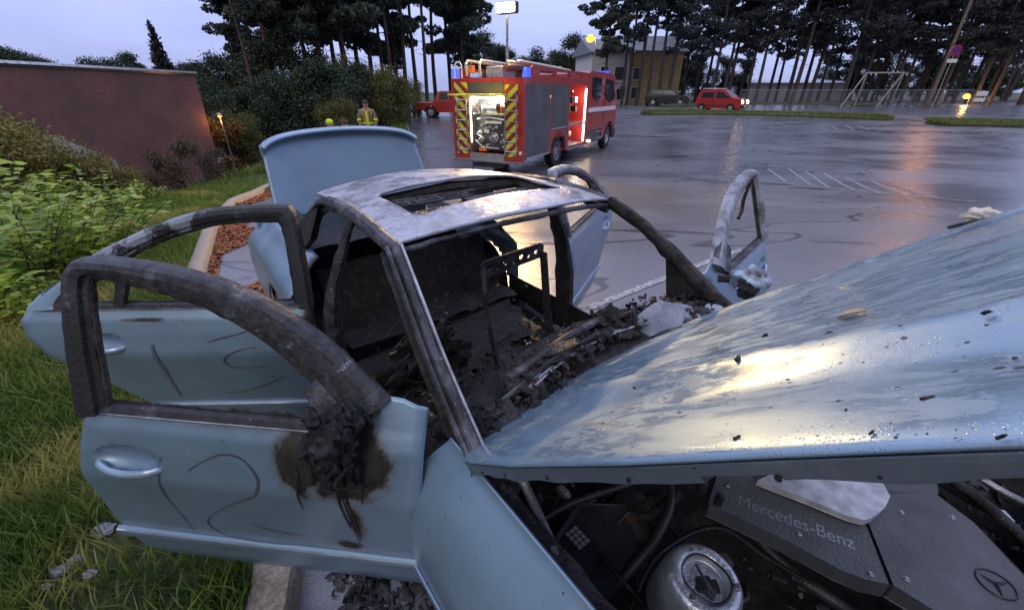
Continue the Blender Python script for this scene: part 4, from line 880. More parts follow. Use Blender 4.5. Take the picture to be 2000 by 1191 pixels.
for s in (-1, 1):
    fl = []
    for i in range(0, 121, 2):
        p = rr[i][0 if s < 0 else 100]; u = i/120; d_ = .040+.008*noise.noise(Vector((u*14, 0, 0)))-(.018 if .66 < u < .72 else 0)-.010*u
        fl.append([p+Vector((0, -s*a, 0))-HN*b for a, b in ((.002, .004), (.006, .012), (.009, .022), (.014, d_), (.05, d_+.004))])
    f_ = solid(cm('inner_frame', MB().grid(fl), M['hoodin'], HOOD), .003)
    for i in (6, 13, 22, 33, 44): cm('drain_hole', MB().lathe([(0, 0), (.0035, 0), (.0045, .002)], fl[i][2]+Vector((0, s*.002, -.006)), 'y', 10), M['soot'], HOOD)
mb = MB(); mb.grid([[HP+HU*(.05+CR(y*.95)*.9+t_*1.2)+Vector((0, y, 0))+HN*(hood_h(t_*1.2, y)-.035-.02*math.sin(t_*22)*math.sin(y*12)) for y in [-.70+i*.05 for i in range(29)]] for t_ in [i/24 for i in range(25)]]); cm('inner_liner', mb, M['soot'], HOOD)
mb = MB(); mb.tube([(-.34, -.68, 1.02), (-.335, -.69, 1.0), (-.205, -.665, .80)], [.014, .013, .012], 8); mb.tube([(-.36, -.69, 1.06), (-.33, -.685, 1.0)], .022, 8); mb.tube([(-.205, -.665, .80), (-.19, -.665, .74)], .018, 8); cm('bonnet_stay', mb, M['steel'])
# ---- engine bay
mb = MB()
for s in (-1, 1): mb.grid([[Vector((x, s*(y-.14*max(0, x-.4)), z)) for (y, z) in ((.70, .84), (.68, .70), (.60, .62), (.55, .40), (.5, .2))] for x in [-.42+i*.06 for i in range(20)]])
roughen(cm('inner_wing', mb, M['plastic']), .008, 10)
mb = MB(); mb.grid([[Vector((x, y, .42+.03*noise.noise(Vector((x*8, y*8, 0))))) for y in [-.6+i*.06 for i in range(21)]] for x in [-.42+i*.06 for i in range(19)]]); roughen(cm('engine_block', mb, M['soot']), .03, 9)
ST = (.075, -.45, .868); TL = Matrix.Rotation(R(8), 4, 'Y')
st = bev(cm('strut_tower', MB().lathe([(.100, -.16), (.096, -.06), (.092, -.028), (.086, -.010), (.078, -.002), (.068, 0), (.058, -.002), (.054, -.010), (.050, -.022), (.0, -.024)], ST, 'z', 48, TL), M['alu']), .002)
for k in range(3):
    a = .6+k*2.1; mb = MB(); mb.lathe([(0, .010), (.005, .010), (.006, .004), (.009, .002), (.009, -.004)], (ST[0]+.066*math.cos(a), ST[1]+.066*math.sin(a), ST[2]+.0), 'z', 6); cm('bolt', mb, M['steel'], st)
mb = MB(); mb.tube([(ST[0]+.055*math.cos(a), ST[1]+.055*math.sin(a)*1.0, ST[2]+.0+.004*math.sin(3*a)) for a in [i*2*math.pi/40 for i in range(40)]], .003, 5, closed=True); mb.blob((ST[0]-.008, ST[1], ST[2]-.03), (.044, .040, .010), .2, 3, 1); mb.tube([(ST[0]-.034, ST[1]+.015, ST[2]-.008), (ST[0]+.028, ST[1]-.015, ST[2]-.010)], .004, 5); cm('strut_cap', mb, M['plastic'], st)
EC = plain('grey_engine_cover', (.075, .08, .088), .42, .1, .25, 5, .35, 120)
def plate(name, P, z, th, m, zf=None, parent=CAR, b=.006):
    zf = zf or (lambda x, y: z); mb = MB(); mb.prism(P, lambda x, y: (x, y, zf(x, y)), lambda x, y: (x, y, zf(x, y)-th)); o = cm(name, mb, m, parent, False); bev(o, b, 3); return o
def CZ(px, py, z):   # pixel -> car frame at height z
    d = ray(px, py); p = _C+d*((z-CAM_H)/d.z)-Vector((.7763, .9046, 0)); a = R(52.4)
    return (math.cos(a)*p.x-math.sin(a)*p.y, math.sin(a)*p.x+math.cos(a)*p.y)
ecA = plate('engine_cover', [CZ(*p, .8) for p in ((1385, 985), (1400, 930), (1500, 925), (1600, 940), (1688, 1018), (1738, 1142), (1690, 1132), (1640, 1110), (1540, 1058), (1440, 1010))], .8, .05, EC)
ecB = plate('engine_cover', [CZ(*p, .8) for p in ((1694, 1018), (1700, 975), (1720, 960), (1828, 966), (1900, 1020), (2010, 1132), (2100, 1230), (1960, 1260), (1850, 1205), (1744, 1143))], .8, .05, EC)
plate('engine_cover', [CZ(*p, .8) for p in ((1720, 955), (1700, 890), (1820, 900), (1828, 961))], .8, .05, EC)
plate('cover_insert', [CZ(*p, .825) for p in ((1480, 938), (1560, 900), (1690, 895), (1722, 940), (1738, 968), (1728, 990), (1706, 1010), (1690, 1016), (1660, 1008), (1570, 972))], .825, .02, M['plate'], b=.008)
# raised lettering and emblem
cu = bpy.data.curves.new('lettering', 'FONT'); cu.body = 'Mercedes-Benz'; cu.size = 1; cu.extrude = .02; cu.bevel_depth = .004; tmp = bpy.data.objects.new('tmp', cu); C.objects.link(tmp)
bpy.context.view_layer.update(); me = bpy.data.meshes.new_from_object(tmp.evaluated_get(bpy.context.evaluated_depsgraph_get())); bpy.data.objects.remove(tmp)
me.name = 'lettering'; lt = bpy.data.objects.new('lettering', me); C.objects.link(lt); lt.parent = ecA; me.materials.clear(); me.materials.append(plain('lettering_grey', (.24, .25, .27), .35, .4, .1))
xs_ = [v.co.x for v in me.vertices]; a = Vector((*CZ(1440, 985, .8), 0)); b = Vector((*CZ(1668, 1072, .8), 0)); ln = (b-a).length; s_ = ln/(max(xs_)-min(xs_)); ang = math.atan2(b.y-a.y, b.x-a.x)
lt.scale = (s_, s_*1.25, s_*.25); lt.rotation_euler = (0, 0, ang); lt.location = (a.x, a.y, .8005)
c = Vector((*CZ(1945, 1140, .8), .8015)); mb = MB(); mb.tube([c+Vector((.037*math.cos(q), .037*math.sin(q), 0)) for q in [i*2*math.pi/40 for i in range(40)]], .0022, 5, closed=True)
for k in range(3):
    q = 1.0+k*2*math.pi/3; e1 = c+Vector((math.cos(q), math.sin(q), 0))*.036; sd_ = Vector((-math.sin(q), math.cos(q), 0))*.006; mb.add([c-sd_, e1, c+sd_, c+Vector((0, 0, .004))], [(0, 1, 3), (1, 2, 3)])
cm('emblem', mb, M['plastic'], ecB)
# dark boxes, hoses, rails in the bay
mb = MB(); bx = [CZ(*p, .72) for p in ((1060, 1085), (1130, 985), (1215, 990), (1250, 1100), (1190, 1180), (1120, 1175))]; mb.prism(bx, lambda x, y: (x, y, .72), lambda x, y: (x, y, .5)); bb = bev(cm('air_filter_box', mb, M['plastic'], smooth=False), .01)
c = CZ(1128, 1050, .72); mb = MB()
for i in range(4):
    for j in range(3): mb.box((c[0]-.03+i*.016, c[1]-.022+j*.016, .722), (c[0]-.018+i*.016, c[1]-.010+j*.016, .7235))
cm('label_print', mb, plain('label_grey', (.30, .30, .30), .6), bb, False)
mb = MB()
def hose(pts, r, m, name='hose'): return cm(name, MB().tube(catmull([(*CZ(a, b_, z), z) for a, b_, z in pts], 30), r, 10), m)
hose([(1310, 925, .80), (1308, 990, .79), (1275, 1060, .76), (1225, 1120, .72), (1160, 1200, .68)], .014, M['plastic'])
hose([(1020, 1040, .74), (1110, 985, .76), (1240, 940, .80)], .011, M['plastic'])
hose([(1180, 1000, .66), (1260, 1010, .70), (1330, 960, .78)], .018, M['soot'])
hose([(1470, 1040, .70), (1540, 1110, .68), (1640, 1180, .66), (1700, 1230, .6)], .02, M['plastic'])
hose([(1850, 930, .82), (1920, 980, .80), (2010, 1060, .78)], .016, M['char'])
hose([(1900, 925, .84), (1960, 960, .82), (2020, 990, .80)], .011, M['steel'])
hose([(980, 1010, .78), (1010, 1060, .80), (1060, 1110, .82), (1085, 1150, .82)], .006, M['steel'], 'cable')
for px, py in ((1420, 948), (1560, 1042), (1700, 1120), (1760, 1000), (1860, 1010), (1960, 1200), (1770, 1130)): cm('cover_bolt', MB().lathe([(0, .003), (.004, .003), (.0055, .0), (.008, -.001)], (*CZ(px, py, .8), .802), 'z', 10), M['steel'])
def corr(pts, r_):
    P = catmull([(*CZ(a, b_, z), z) for a, b_, z in pts], 120); cm('corrugated_conduit', MB().tube(P, [r_*(1.0 if i % 2 else .72) for i in range(120)], 9), M['plastic'])
corr([(985, 985, .84), (1040, 1060, .83), (1090, 1130, .82), (1140, 1200, .80)], .010); corr([(1230, 1190, .66), (1290, 1080, .70), (1400, 1030, .72), (1500, 1090, .70), (1620, 1160, .68)], .009); corr([(1830, 940, .78), (1890, 975, .78), (1950, 1010, .77), (2020, 1080, .76)], .011)
for k, (px, py, z) in enumerate(((1100, 960, .74), (1180, 960, .70), (1265, 985, .74), (1230, 1080, .66), (1520, 1130, .68), (1900, 950, .80), (1960, 1010, .79), (1300, 1170, .66))):
    Mx = Matrix.Translation((*CZ(px, py, z), z)) @ Matrix.Rotation(k*.9, 4, 'Z'); o_ = bev(cm('connector', MB().box((-.02, -.012, -.012), (.02, .012, .012), Mx).box((.02, -.008, -.008), (.03, .008, .008), Mx), M['plastic'] if k % 3 else M['alu'], smooth=False), .003)
cm('expansion_tank', MB().lathe([(0, .05), (.018, .05), (.02, .035), (.045, .03), (.06, .01), (.06, -.05), (.04, -.07)], (*CZ(1230, 1020, .70), .68), 'z', 24), M['soot'])
rq = random.Random(31)
for k in range(16):
    x0_, y0_ = rq.uniform(1050, 1900), rq.uniform(940, 1180); P_ = [(x0_, y0_, rq.uniform(.62, .76)), (x0_+rq.uniform(-60, 60), y0_+rq.uniform(10, 60), rq.uniform(.64, .78)), (x0_+rq.uniform(-110, 110), y0_+rq.uniform(40, 120), rq.uniform(.6, .74))]
    if any(abs(p[0]-1600) < 260 and p[2] > .70 for p in P_) : P_ = [(a_, b_, min(c_, .70)) for a_, b_, c_ in P_]
    hose(P_, rq.choice([.003, .004, .006]), rq.choice([M['plastic'], M['char'], M['plastic'], M['charmix']]), 'cable')
for px, py, r_ in ((1350, 935, .022), (1372, 950, .014), (1405, 975, .012)): cm('fluid_cap', MB().lathe([(0, .02), (r_, .018), (r_, -.02)], (*CZ(px, py, .82), .82), 'z', 16), M['plastic'])
rubble('bay_debris', [((-.3, -.5, .60), (.12, .1, .05)), ((.1, -.1, .62), (.2, .3, .03)), ((.5, .4, .7), (.1, .15, .04)), ((.45, -.3, .6), (.1, .2, .03))], 500, M['char'], 15, .003, .02)
# ---- doors
def smooth_step(t): t = max(0, min(1, t)); return t*t*(3-2*t)
def build_door(kind, s, hinge, ang, burns, mirror=False):
    """s=-1 car's right, +1 left; local door coords (a along from hinge, z up, off outward)"""
    h = Vector((hinge[0], s*abs(hinge[1]), 0)); d = Vector((-math.cos(ang), s*math.sin(ang), 0)); n = Vector((math.sin(ang), s*math.cos(ang), 0))
    def mp(a, z, off=0): return h+d*a+n*(off-(.40*max(0, z-.98)))+Z*z
    front = kind == 'front'
    if front:
        sr = [(.21, 1.16), (.35, 1.20), (.5, 1.205), (.7, 1.19), (.85, 1.15), (.98, 1.10)]; sf_ = [(.2, .0), (.6, -.01), (.85, -.03), (1.06, -.045)]; zt = [(-.05, 1.055), (.03, 1.085), (.12, 1.09), (.20, 1.03), (.30, .98), (1.2, .98)]; zb = .215
    else:
        sr = [(.22, .86), (.35, .90), (.45, .95), (.55, 1.06), (.65, 1.19), (.75, 1.29), (.85, 1.36), (.93, 1.37), (1.0, 1.30)]; sf_ = [(.2, .0), (1, -.02)]; zt = [(0, .985), (.9, .985), (1.1, 1.0), (1.22, 1.03), (1.4, .98)]; zb = .22
    def bulge(z, a):
        b = lin([(.2, -.05), (.3, -.012), (.42, 0), (.6, .010), (.74, .022), (.765, .020), (.86, .0), (.93, -.018), (.985, -.045), (1.1, -.05)], z)
        if z < .62: b -= .0
        return b
    hc = (.97, .805) if front else (1.02, .80)
    rows = []; NZ, NA = 70, 80
    for i in range(NZ+1):
        t_ = i/NZ; row = []
        for k in range(NA+1):
            c_ = k/NA
            a0 = -.03+c_*1.2; z = zb+(lerp_tab(zt, a0)-zb)*t_
            for _ in range(3):
                a_ = lin(sf_, z)+(lin(sr, z)-lin(sf_, z))*c_; z = zb+(lin(zt, a_)-zb)*t_
            e_ = smooth_step((abs(c_-.5)-.47)/.03)*.012; b = bulge(z, a_)-e_
            q = ((a_-hc[0])/.115)**2+((z-hc[1]-.022)/.048)**2
            if q < 1: b -= .030*(1-q)**.6
            row.append(mp(a_, z, b+.004*noise.noise(Vector((a_*3, z*3, 3 if front else 8)))))
        rows.append(row)
    mb = MB(); mb.grid(rows); P = paint(kind+'_door_paint_'+('right' if s < 0 else 'left'), BLUE, burns, dirt=.55)
    door = cm(kind+'_door', mb, P, angle=25); solid(door, .006, 0)
    # inner skin
    inn = [[mp(lin(sf_, z)+.02+(lin(sr, z)-lin(sf_, z)-.05)*k/12, z, -.075) for k in range(13)] for z in [zb+.02+(.97-zb-.02)*j/10 for j in range(11)]]; roughen(cm('inner_skin', MB().grid(inn), M['interior'], door), .008, 10)
    edge = MB(); edge.grid([[mp(lin(sr, z), z, bulge(z, 0)-.012), mp(lin(sr, z)-.01, z, -.075)] for z in [zb+(.98-zb)*j/12 for j in range(13)]]); edge.grid([[mp(lin(sf_, z), z, bulge(z, 0)-.012), mp(lin(sf_, z)+.02, z, -.075)] for z in [zb+(.98-zb)*j/12 for j in range(13)]]); edge.grid([[mp(a, zb, -.05), mp(a, zb+.02, -.075)] for a in (0, .4, .86)]); cm('door_edge', edge, M['char'], door)
    # rub strip and belt moulding
    a0, a1 = lin(sf_, .42), lin(sr, .42); mb = MB(); mb.grid([[mp(a, z, b) for z, b in ((.395, .0), (.398, .014), (.418, .020), (.436, .017), (.445, .002))] for a in [a0+.012+(a1-a0-.02)*k/20 for k in range(21)]]); rs = cm('rub_strip', mb, M['paint'], door)
    cm('strip_trim', MB().tube([mp(a, .437, .017) for a in [a0+.015+(a1-a0-.026)*k/10 for k in range(11)]], .0035, 6), M['chrome'], door)
    lo, hi = (.26, 1.09) if front else (.0, 1.12)
    bm2 = MB(); bm2.grid([[mp(a, z, b) for z, b in ((.972, -.038), (.985, -.028), (1.0, -.034), (1.002, -.055), (.985, -.075))] for a in [lo+(hi-lo)*k/24 for k in range(25)]]); belt = cm('belt_moulding', bm2, M['charash'] if front else M['char'], door)
    cm('belt_trim', MB().tube([mp(a, .980, -.030) for a in [lo+(hi-lo)*k/10 for k in range(11)]], .004, 5), M['steel'], door)
    rg = MB(); rq = random.Random(4 if front else 6)
    for k in range(40):
        a = rq.uniform(lo, hi-.05); hgt = rq.uniform(.002, .014)*(1+(1.6 if rq.random() < .07 else 0)); rg.add([mp(a-.035, 1.0, -.055), mp(a+.035, 1.0, -.055), mp(a+rq.uniform(-.02, .02), 1.0+hgt, -.056), mp(a, 1.0, -.066)], [(0, 1, 2), (1, 3, 2), (3, 0, 2)])
    rg.tube([mp(a, 1.002, -.06) for a in [lo+(hi-lo)*k/10 for k in range(11)]], .006, 5); cm('melted_seal', rg, M['soot'], door, False)
    # window frame
    if front:
        outc = [(.06, 1.095), (.13, 1.145), (.23, 1.225), (.38, 1.315), (.55, 1.385), (.75, 1.428), (.94, 1.445), (1.07, 1.445), (1.115, 1.425), (1.135, 1.37), (1.14, 1.24), (1.12, .98)]
        inc = [(.22, 1.0), (.28, 1.085), (.36, 1.155), (.47, 1.23), (.63, 1.305), (.80, 1.35), (.95, 1.375), (1.02, 1.385), (1.045, 1.375), (1.052, 1.33), (1.045, 1.24), (1.01, .98)]
    else:
        outc = [(-.03, .98), (-.01, 1.15), (.02, 1.35), (.045, 1.415), (.10, 1.435), (.38, 1.425), (.62, 1.375), (.82, 1.30), (1.0, 1.22), (1.15, 1.12), (1.26, 1.05), (1.33, .99)]
        inc = [(.055, .98), (.07, 1.15), (.09, 1.30), (.105, 1.345), (.14, 1.36), (.37, 1.352), (.57, 1.31), (.74, 1.25), (.88, 1.18), (1.02, 1.09), (1.09, 1.03), (1.10, .99)]
    def sup(ps, n):
        return [(v.x, v.y) for v in catmull([Vector((a, b, 0)) for a, b in ps], n)]
    O, I = sup(outc, 64), sup(inc, 64); rows = []
    for (oa, oz), (ia, iz) in zip(O, I):
        row = []
        for w_, th in ((0, -.048), (0, -.034), (.20, -.030), (.24, -.016), (.34, -.013), (.62, -.006), (.88, -.010), (.985, -.024), (1, -.045), (.93, -.066), (.7, -.074), (.1, -.068)):
            w_ = (.04+.90*w_) if s < 0 else (.12+.74*w_); row.append(mp(ia+(oa-ia)*w_, iz+(oz-iz)*w_, th))
        rows.append(row)
    mb = MB(); mb.grid(rows, True)
    if front: fm = M['charfr'] if s < 0 else M['paleash']
    else: fm = M['charrr'] if s < 0 else M['paleash']
    fr_ = roughen(cm('window_frame', mb, fm, door, angle=24), .0028, 26, 2)
    roughen(cm('glass_channel', MB().tube([mp(a, z, -.045) for a, z in I], .010, 6), M['soot'], door), .006, 30)
    if not front:
        mb = MB(); mb.grid([[mp(a+q, z, th) for q, th in ((-.03, -.03), (.02, -.03), (.03, -.06), (-.03, -.06), (-.03, -.03))] for a, z in ((.90, .98), (.885, 1.05), (.87, 1.12), (.85, 1.22))]); roughen(cm('quarter_post', mb, M['soot'], door), .008, 20)
        mb = MB(); mb.prism([(1.08, .985), (1.26, .985), (1.22, 1.06), (1.12, 1.13), (1.07, 1.10)], lambda a, z: mp(a, z, -.012), lambda a, z: mp(a, z, -.03)); cm('corner_trim', mb, M['soot'], door)
    else:
        mb = MB(); mb.prism([(.10, 1.05), (.26, .99), (.33, 1.10), (.24, 1.20), (.12, 1.12)], lambda a, z: mp(a, z, -.018), lambda a, z: mp(a, z, -.045)); roughen(cm('mirror_bracket', mb, M['charash'], door), .004, 20)
    # bow handle
    a0 = hc[0]-.11; P = catmull([mp(a0-.01, hc[1]-.006, .012), mp(a0+.03, hc[1]-.010, .032), mp(a0+.10, hc[1]-.014, .040), mp(a0+.17, hc[1]-.012, .034), mp(a0+.225, hc[1]-.004, .014)], 20)
    M_h = bpy.data.materials.get('handle_paint') or plain('handle_paint', (.36, .46, .60), .34, .4, .08, 5, coat=.3)
    cm('handle', MB().tube(P, [.010]+[.013]*3+[.015]*12+[.017]*3+[.012], 10, sx=.75), M_h, door)
    return door, mp
t = NT('front_frame_char'); n = t.noise(5, 7, .65, dist=.6); col = t.mix(t.step(t.noise(34, 5, .7), .35, .65), (.015, .0145, .017), (.048, .046, .054)); col = t.mix(t.step(n, .52, .60, 0, .8), col, (.095, .092, .105)); col = t.mix(t.step(t.noise(13, 7, .75), .60, .66, 0, .8), col, (.27, .26, .29)); pk_ = t.dist((-1.40, -1.66, 1.10), (1, 1, .55)); col = t.mix(t.step(pk_, .10, .24, .93, 0), col, (.009, .008, .009)); M['charfr'] = t.set(col=col, rough=t.step(t.noise(20, 4), .3, .7, .28, .6), metal=.25, normal=t.bump(t.noise(55, 6, .7), .8, .008))
t = NT('rear_frame_char'); n = t.noise(7, 8, .68, dist=.4)
col = t.mix(t.step(n, .46, .54), (.02, .019, .021), (.30, .33, .40)); near = t.step(t.dist((-2.30, -1.45, 1.42), (1, 1, 1)), .10, .62, 1, 0); far_ = t.step(t.dist((-2.55, -1.95, 1.12), (1, 1, 1)), .2, .42, 1, 0)
col = t.mix(far_, t.mix(near, (.02, .02, .022), col), BLUE); M['charrr'] = t.set(col=col, rough=.5, metal=.2, normal=t.bump(t.noise(40, 6, .7), .8, .01))
def DP(kind):
    a = 46 if kind == 'front' else 54; h = (-.63, -.88) if kind == 'front' else (-1.72, -.9); a = R(a)
    return lambda s_, z_: (h[0]-math.cos(a)*s_, h[1]-math.sin(a)*s_, z_)
df, dr = DP('front'), DP('rear')
fd, mpf = build_door('front', -1, (-.63, -.88), R(46), [(df(.22, .91), (1, 1, .9), .08, .20, 1), (df(.37, .87), (1.25, 1.25, .8), .02, .14, 1), (df(.21, .68), (2.2, 2.2, .5), .02, .11, .9), (df(.13, .78), (2.6, 2.6, .6), .01, .09, .8), (df(.10, 1.10), (1, 1, 1), .02, .10, .8), (df(.26, .49), (.8, .8, 1.5), .01, .07, .9), (df(.62, 1.0), (.42, .42, 3.2), .02, .24, .30)])
rd, mpr = build_door('rear', -1, (-1.72, -.90), R(54), [(dr(.78, .93), (.35, .35, 3), .01, .05, .7), (dr(-.02, .9), (1, 1, .6), .02, .10, .9), (dr(.55, 1.0), (.4, .4, 4), .02, .22, .25)])
fdl, mpfl = build_door('front', 1, (-.63, .88), R(79), [((-.70, 1.2, 1.05), (1, 1, 1), .05, .2, 1)])
rdl, mprl = build_door('rear', 1, (-1.72, .90), R(62), [])
# smears wiped on the doors
SM = plain('rusty_smear', (.085, .080, .092), .55)
def smear(mp_, pts, door, w0=.004, m=SM, name='smear'):
    P = catmull([Vector((a, z, 0)) for a, z in pts], 40); mb = MB(); rr = []
    for i, p in enumerate(P):
        t_ = (P[min(i+1, 39)]-P[max(i-1, 0)]).normalized(); nn = Vector((-t_.y, t_.x, 0)); w_ = w0*(.35+.65*math.sin(math.pi*min(1, .1+i/39*.9)))*(.8+.4*noise.noise(Vector((i*.4, w0*99, 0))))
        z0 = p.y; b = lin([(.2, -.05), (.3, -.012), (.42, 0), (.6, .010), (.74, .022), (.765, .020), (.86, .0), (.93, -.018), (.985, -.045)], z0)
        rr.append([mp_(q.x, q.y, b+.0075) for q in (p-nn*w_, p+nn*w_)])
    mb.grid(rr); cm(name, mb, m, door)
smear(mpf, [(.84, .85), (.86, .79), (.88, .70), (.88, .60), (.87, .52), (.87, .45)], fd, .0035)
smear(mpf, [(.75, .81), (.69, .85), (.62, .88), (.55, .87), (.51, .80), (.54, .73), (.62, .68), (.71, .62), (.78, .55), (.77, .49), (.68, .455), (.55, .45), (.40, .47)], fd, .004)
smear(mpf, [(.62, .56), (.54, .53), (.42, .52)], fd, .003)
rq = random.Random(61); RUN = plain('soot_run', (.014, .012, .012), .35)
for k in range(13):
    a_ = rq.uniform(.10, .40) if k % 3 else rq.uniform(.17, .26); z_ = rq.uniform(.80, .90); ln = rq.uniform(.05, .16) if k % 3 else rq.uniform(.18, .36); smear(mpf, [(a_, z_), (a_+rq.uniform(-.006, .006), z_-ln*.5), (a_+rq.uniform(-.008, .008), z_-ln)], fd, rq.uniform(.002, .005), RUN, 'soot_run')
smear(mpr, [(.77, .81), (.765, .72), (.76, .60), (.75, .49)], rd, .013, plain('grey_smear', (.095, .11, .12), .6))
smear(mpr, [(.50, .82), (.42, .84), (.34, .86), (.28, .88)], rd, .004); smear(mpr, [(.27, .79), (.36, .775), (.44, .73), (.43, .68), (.34, .67), (.24, .68)], rd, .004); smear(mpr, [(.18, .61), (.28, .56), (.40, .52), (.52, .50)], rd, .004)
# melted right mirror with drips
mb = MB(); mb.blob(mpf(.205, 1.02, .055), (.06, .055, .06), .35, 1.9, 3, 4); mb.blob(mpf(.17, 1.07, .03), (.045, .04, .05), .35, 2.0, 6, 4); mb.blob(mpf(.22, .95, .05), (.045, .04, .055), .35, 2.0, 8, 4); mb.blob(mpf(.26, 1.0, .055), (.035, .035, .04), .35, 2.1, 9, 4)
rq = random.Random(77)
for k in range(9): mb.blob(mpf(rq.uniform(.15, .27), rq.uniform(.92, 1.10), rq.uniform(.03, .09)), (rq.uniform(.015, .03), rq.uniform(.012, .028), rq.uniform(.015, .045)), .5, 2.2, k+20, 3)
for k in range(7):
    a_, z_ = rq.uniform(.15, .28), rq.uniform(.95, 1.08); mb.tube(catmull([mpf(a_, z_, .07), mpf(a_+rq.uniform(-.04, .04), z_-.05, .10), mpf(a_+rq.uniform(-.04, .04), z_-rq.uniform(.08, .15), .04)], 8), rq.uniform(.004, .008), 5)
rq = random.Random(2)
for k in range(11):
    a = rq.uniform(.15, .29); z0 = rq.uniform(.89, .93); ln = rq.uniform(.05, .12); mb.tube([mpf(a, z0+.03, .03), mpf(a+.004, z0-ln*.4, .022), mpf(a+rq.uniform(-.01, .01), z0-ln, .016)], [.011, .007, .002], 6)
roughen(cm('melted_mirror', mb, char('melted_plastic', .10, (.25, .23, .22), (.007, .006, .007), 16, rough=.30), fd, angle=None), .004, 12)
# left mirror on the far front door
mb = MB(); c = mpfl(.10, 1.03, .13); mb.blob(c, (.085, .10, .075), .25, 1.6, 5, 4)
ml = cm('mirror_shell', mb, paint('mirror_paint', (.36, .46, .56), [((c.x, c.y, c.z), (1, 1, 1), .02, .12, .8)], dirt=.6), fdl)
mb = MB(); view = (Vector((.243, -1.167, 1.9))-c).normalized(); ctr = c+view*.072+Vector((0, 0, -.04)); mb.blob(ctr, (.05, .062, .052), .2, 2, 3, 3); mb.tube([mpfl(.05, 1.02, -.02), mpfl(.07, 1.03, .06)], .02, 7); cm('mirror_opening', mb, M['soot'], fdl)
mb = MB(); mb.tube(catmull([mpfl(1.0, 1.36, -.05), mpfl(.98, 1.25, -.10), mpfl(.97, 1.18, -.12), mpfl(.90, 1.14, -.13)], 12), .012, 6); cm('hanging_seal', mb, M['soot'], fdl)
# ================================================================== LOOSE THINGS ON THE BONNET
def on_hood(px, py):
    d = ray(px, py); a = R(52.4); o = Vector((.7763, .9046, 0))
    def tc_(v): return Vector((math.cos(a)*v.x-math.sin(a)*v.y, math.sin(a)*v.x+math.cos(a)*v.y, v.z))
    c0 = tc_(_C-o); dd = tc_(d); h = 0
    for _ in range(8):
        t_ = ((HP-c0).dot(HN)+h)/dd.dot(HN); p = c0+dd*t_; u = (p-HP).dot(HU); h = hood_h(u, p.y)
    return p
def c2w(p): a = R(-52.4); return Vector((math.cos(a)*p.x-math.sin(a)*p.y+.7763, math.sin(a)*p.x+math.cos(a)*p.y+.9046, p.z))
rq = random.Random(11)
Mh = Matrix.Rotation(R(-52.4), 4, 'Z') @ Matrix.Rotation(-HT, 4, 'Y')
FG = 'charred flakes lying on the bonnet'; proto = None
for px, py, s_ in [(1497, 660, .022), (1443, 703, .026), (1620, 655, .016), (1928, 615, .022), (1815, 785, .024), (1688, 712, .010), (1640, 790, .014), (1850, 468, .012), (1880, 505, .010), (1594, 572, .008), (1790, 745, .010), (1960, 860, .014), (1330, 810, .012), (1180, 830, .010), (1540, 745, .009), (1705, 850, .014), (1905, 745, .010), (1440, 860, .010), (1655, 805, .012), (1930, 640, .008), (1480, 640, .010), (1760, 640, .007), (1240, 760, .009), (1985, 705, .012)]:
    p = c2w(on_hood(px, py)+HN*.003)
    mb = MB(); mb.blob((0, 0, 0), (1, rq.uniform(.3, .55), rq.uniform(.3, .6)), 1.0, 2.6, rq.randint(0, 99), 2); o = mb.out('charred_flake', M['char'], smooth=False)
    tag(o, 'small black charred flake lying on the pale blue bonnet', 'flake', FG); o.location = p; s_ *= .42 if px < 1650 else .22; o.scale = (s_, s_, s_); o.rotation_euler = (Mh @ Matrix.Rotation(rq.uniform(0, 6), 4, 'Z')).to_euler()
gr = rubble('burnt_rubble', [((-.7, -1.0, .005), (.30, .10, .012)), ((-1.2, -1.02, .005), (.4, .07, .01)), ((-.2, -1.0, .005), (.3, .06, .012))], 1500, M['char'], 44, .004, .03, None, -1.3)
gr.location = (.7763, .9046, .0); gr.rotation_euler = (0, 0, R(-52.4)); tag(gr, 'black burnt rubble lying on the ground under the sill and the open front door', 'rubble')
mb = MB(); rq = random.Random(19)
for _ in range(620):
    q_ = rq.random()
    if q_ < .55: px, py = rq.gauss(1500, 130), rq.gauss(832, 18)
    elif q_ < .8: px, py = rq.uniform(1050, 2000), rq.uniform(640, 880)
    else: px = rq.uniform(1250, 1990); py = 640-(px-1250)*.22+rq.uniform(0, 120)
    if px > 2000 or py > 880: continue
    hp_ = on_hood(px, py); uu_ = (hp_-HP).dot(HU)
    if uu_ < .1+CR(hp_.y) or abs(hp_.y) > .74: continue
    sz = rq.uniform(.0005, .0015)*(1.6 if rq.random() < .06 else 1); a_ = rq.uniform(0, 6.28); t1 = (HU*math.cos(a_)+Vector((0, 1, 0))*math.sin(a_)); t2 = HN.cross(t1); b0 = c2w(hp_+HN*.0006)
    Rm = Matrix.Rotation(R(-52.4), 3, 'Z'); t1, t2, nn = Rm @ t1, Rm @ t2, Rm @ HN
    mb.add([b0+t1*sz*1.8, b0+t2*sz*rq.uniform(.5, 1), b0-t1*sz*rq.uniform(.8, 1.6), b0-t2*sz*rq.uniform(.5, 1), b0+nn*sz*.7], [(0, 1, 4), (1, 2, 4), (2, 3, 4), (3, 0, 4), (3, 2, 1, 0)])
tag(mb.out('ash_specks', M['char'], smooth=False), 'fine black ash specks scattered over the pale blue bonnet', 'ash', kind='stuff')
p = c2w(on_hood(1668, 622)+HN*.005); rr = []
for i in range(9):
    t_ = i/8; w_ = .022*math.sin(math.pi*t_)**.7; rr.append([Vector((-.035+.07*t_, w_*v, .008*v*v+.006*math.sin(t_*3))) for v in (-1, -.5, 0, .5, 1)])
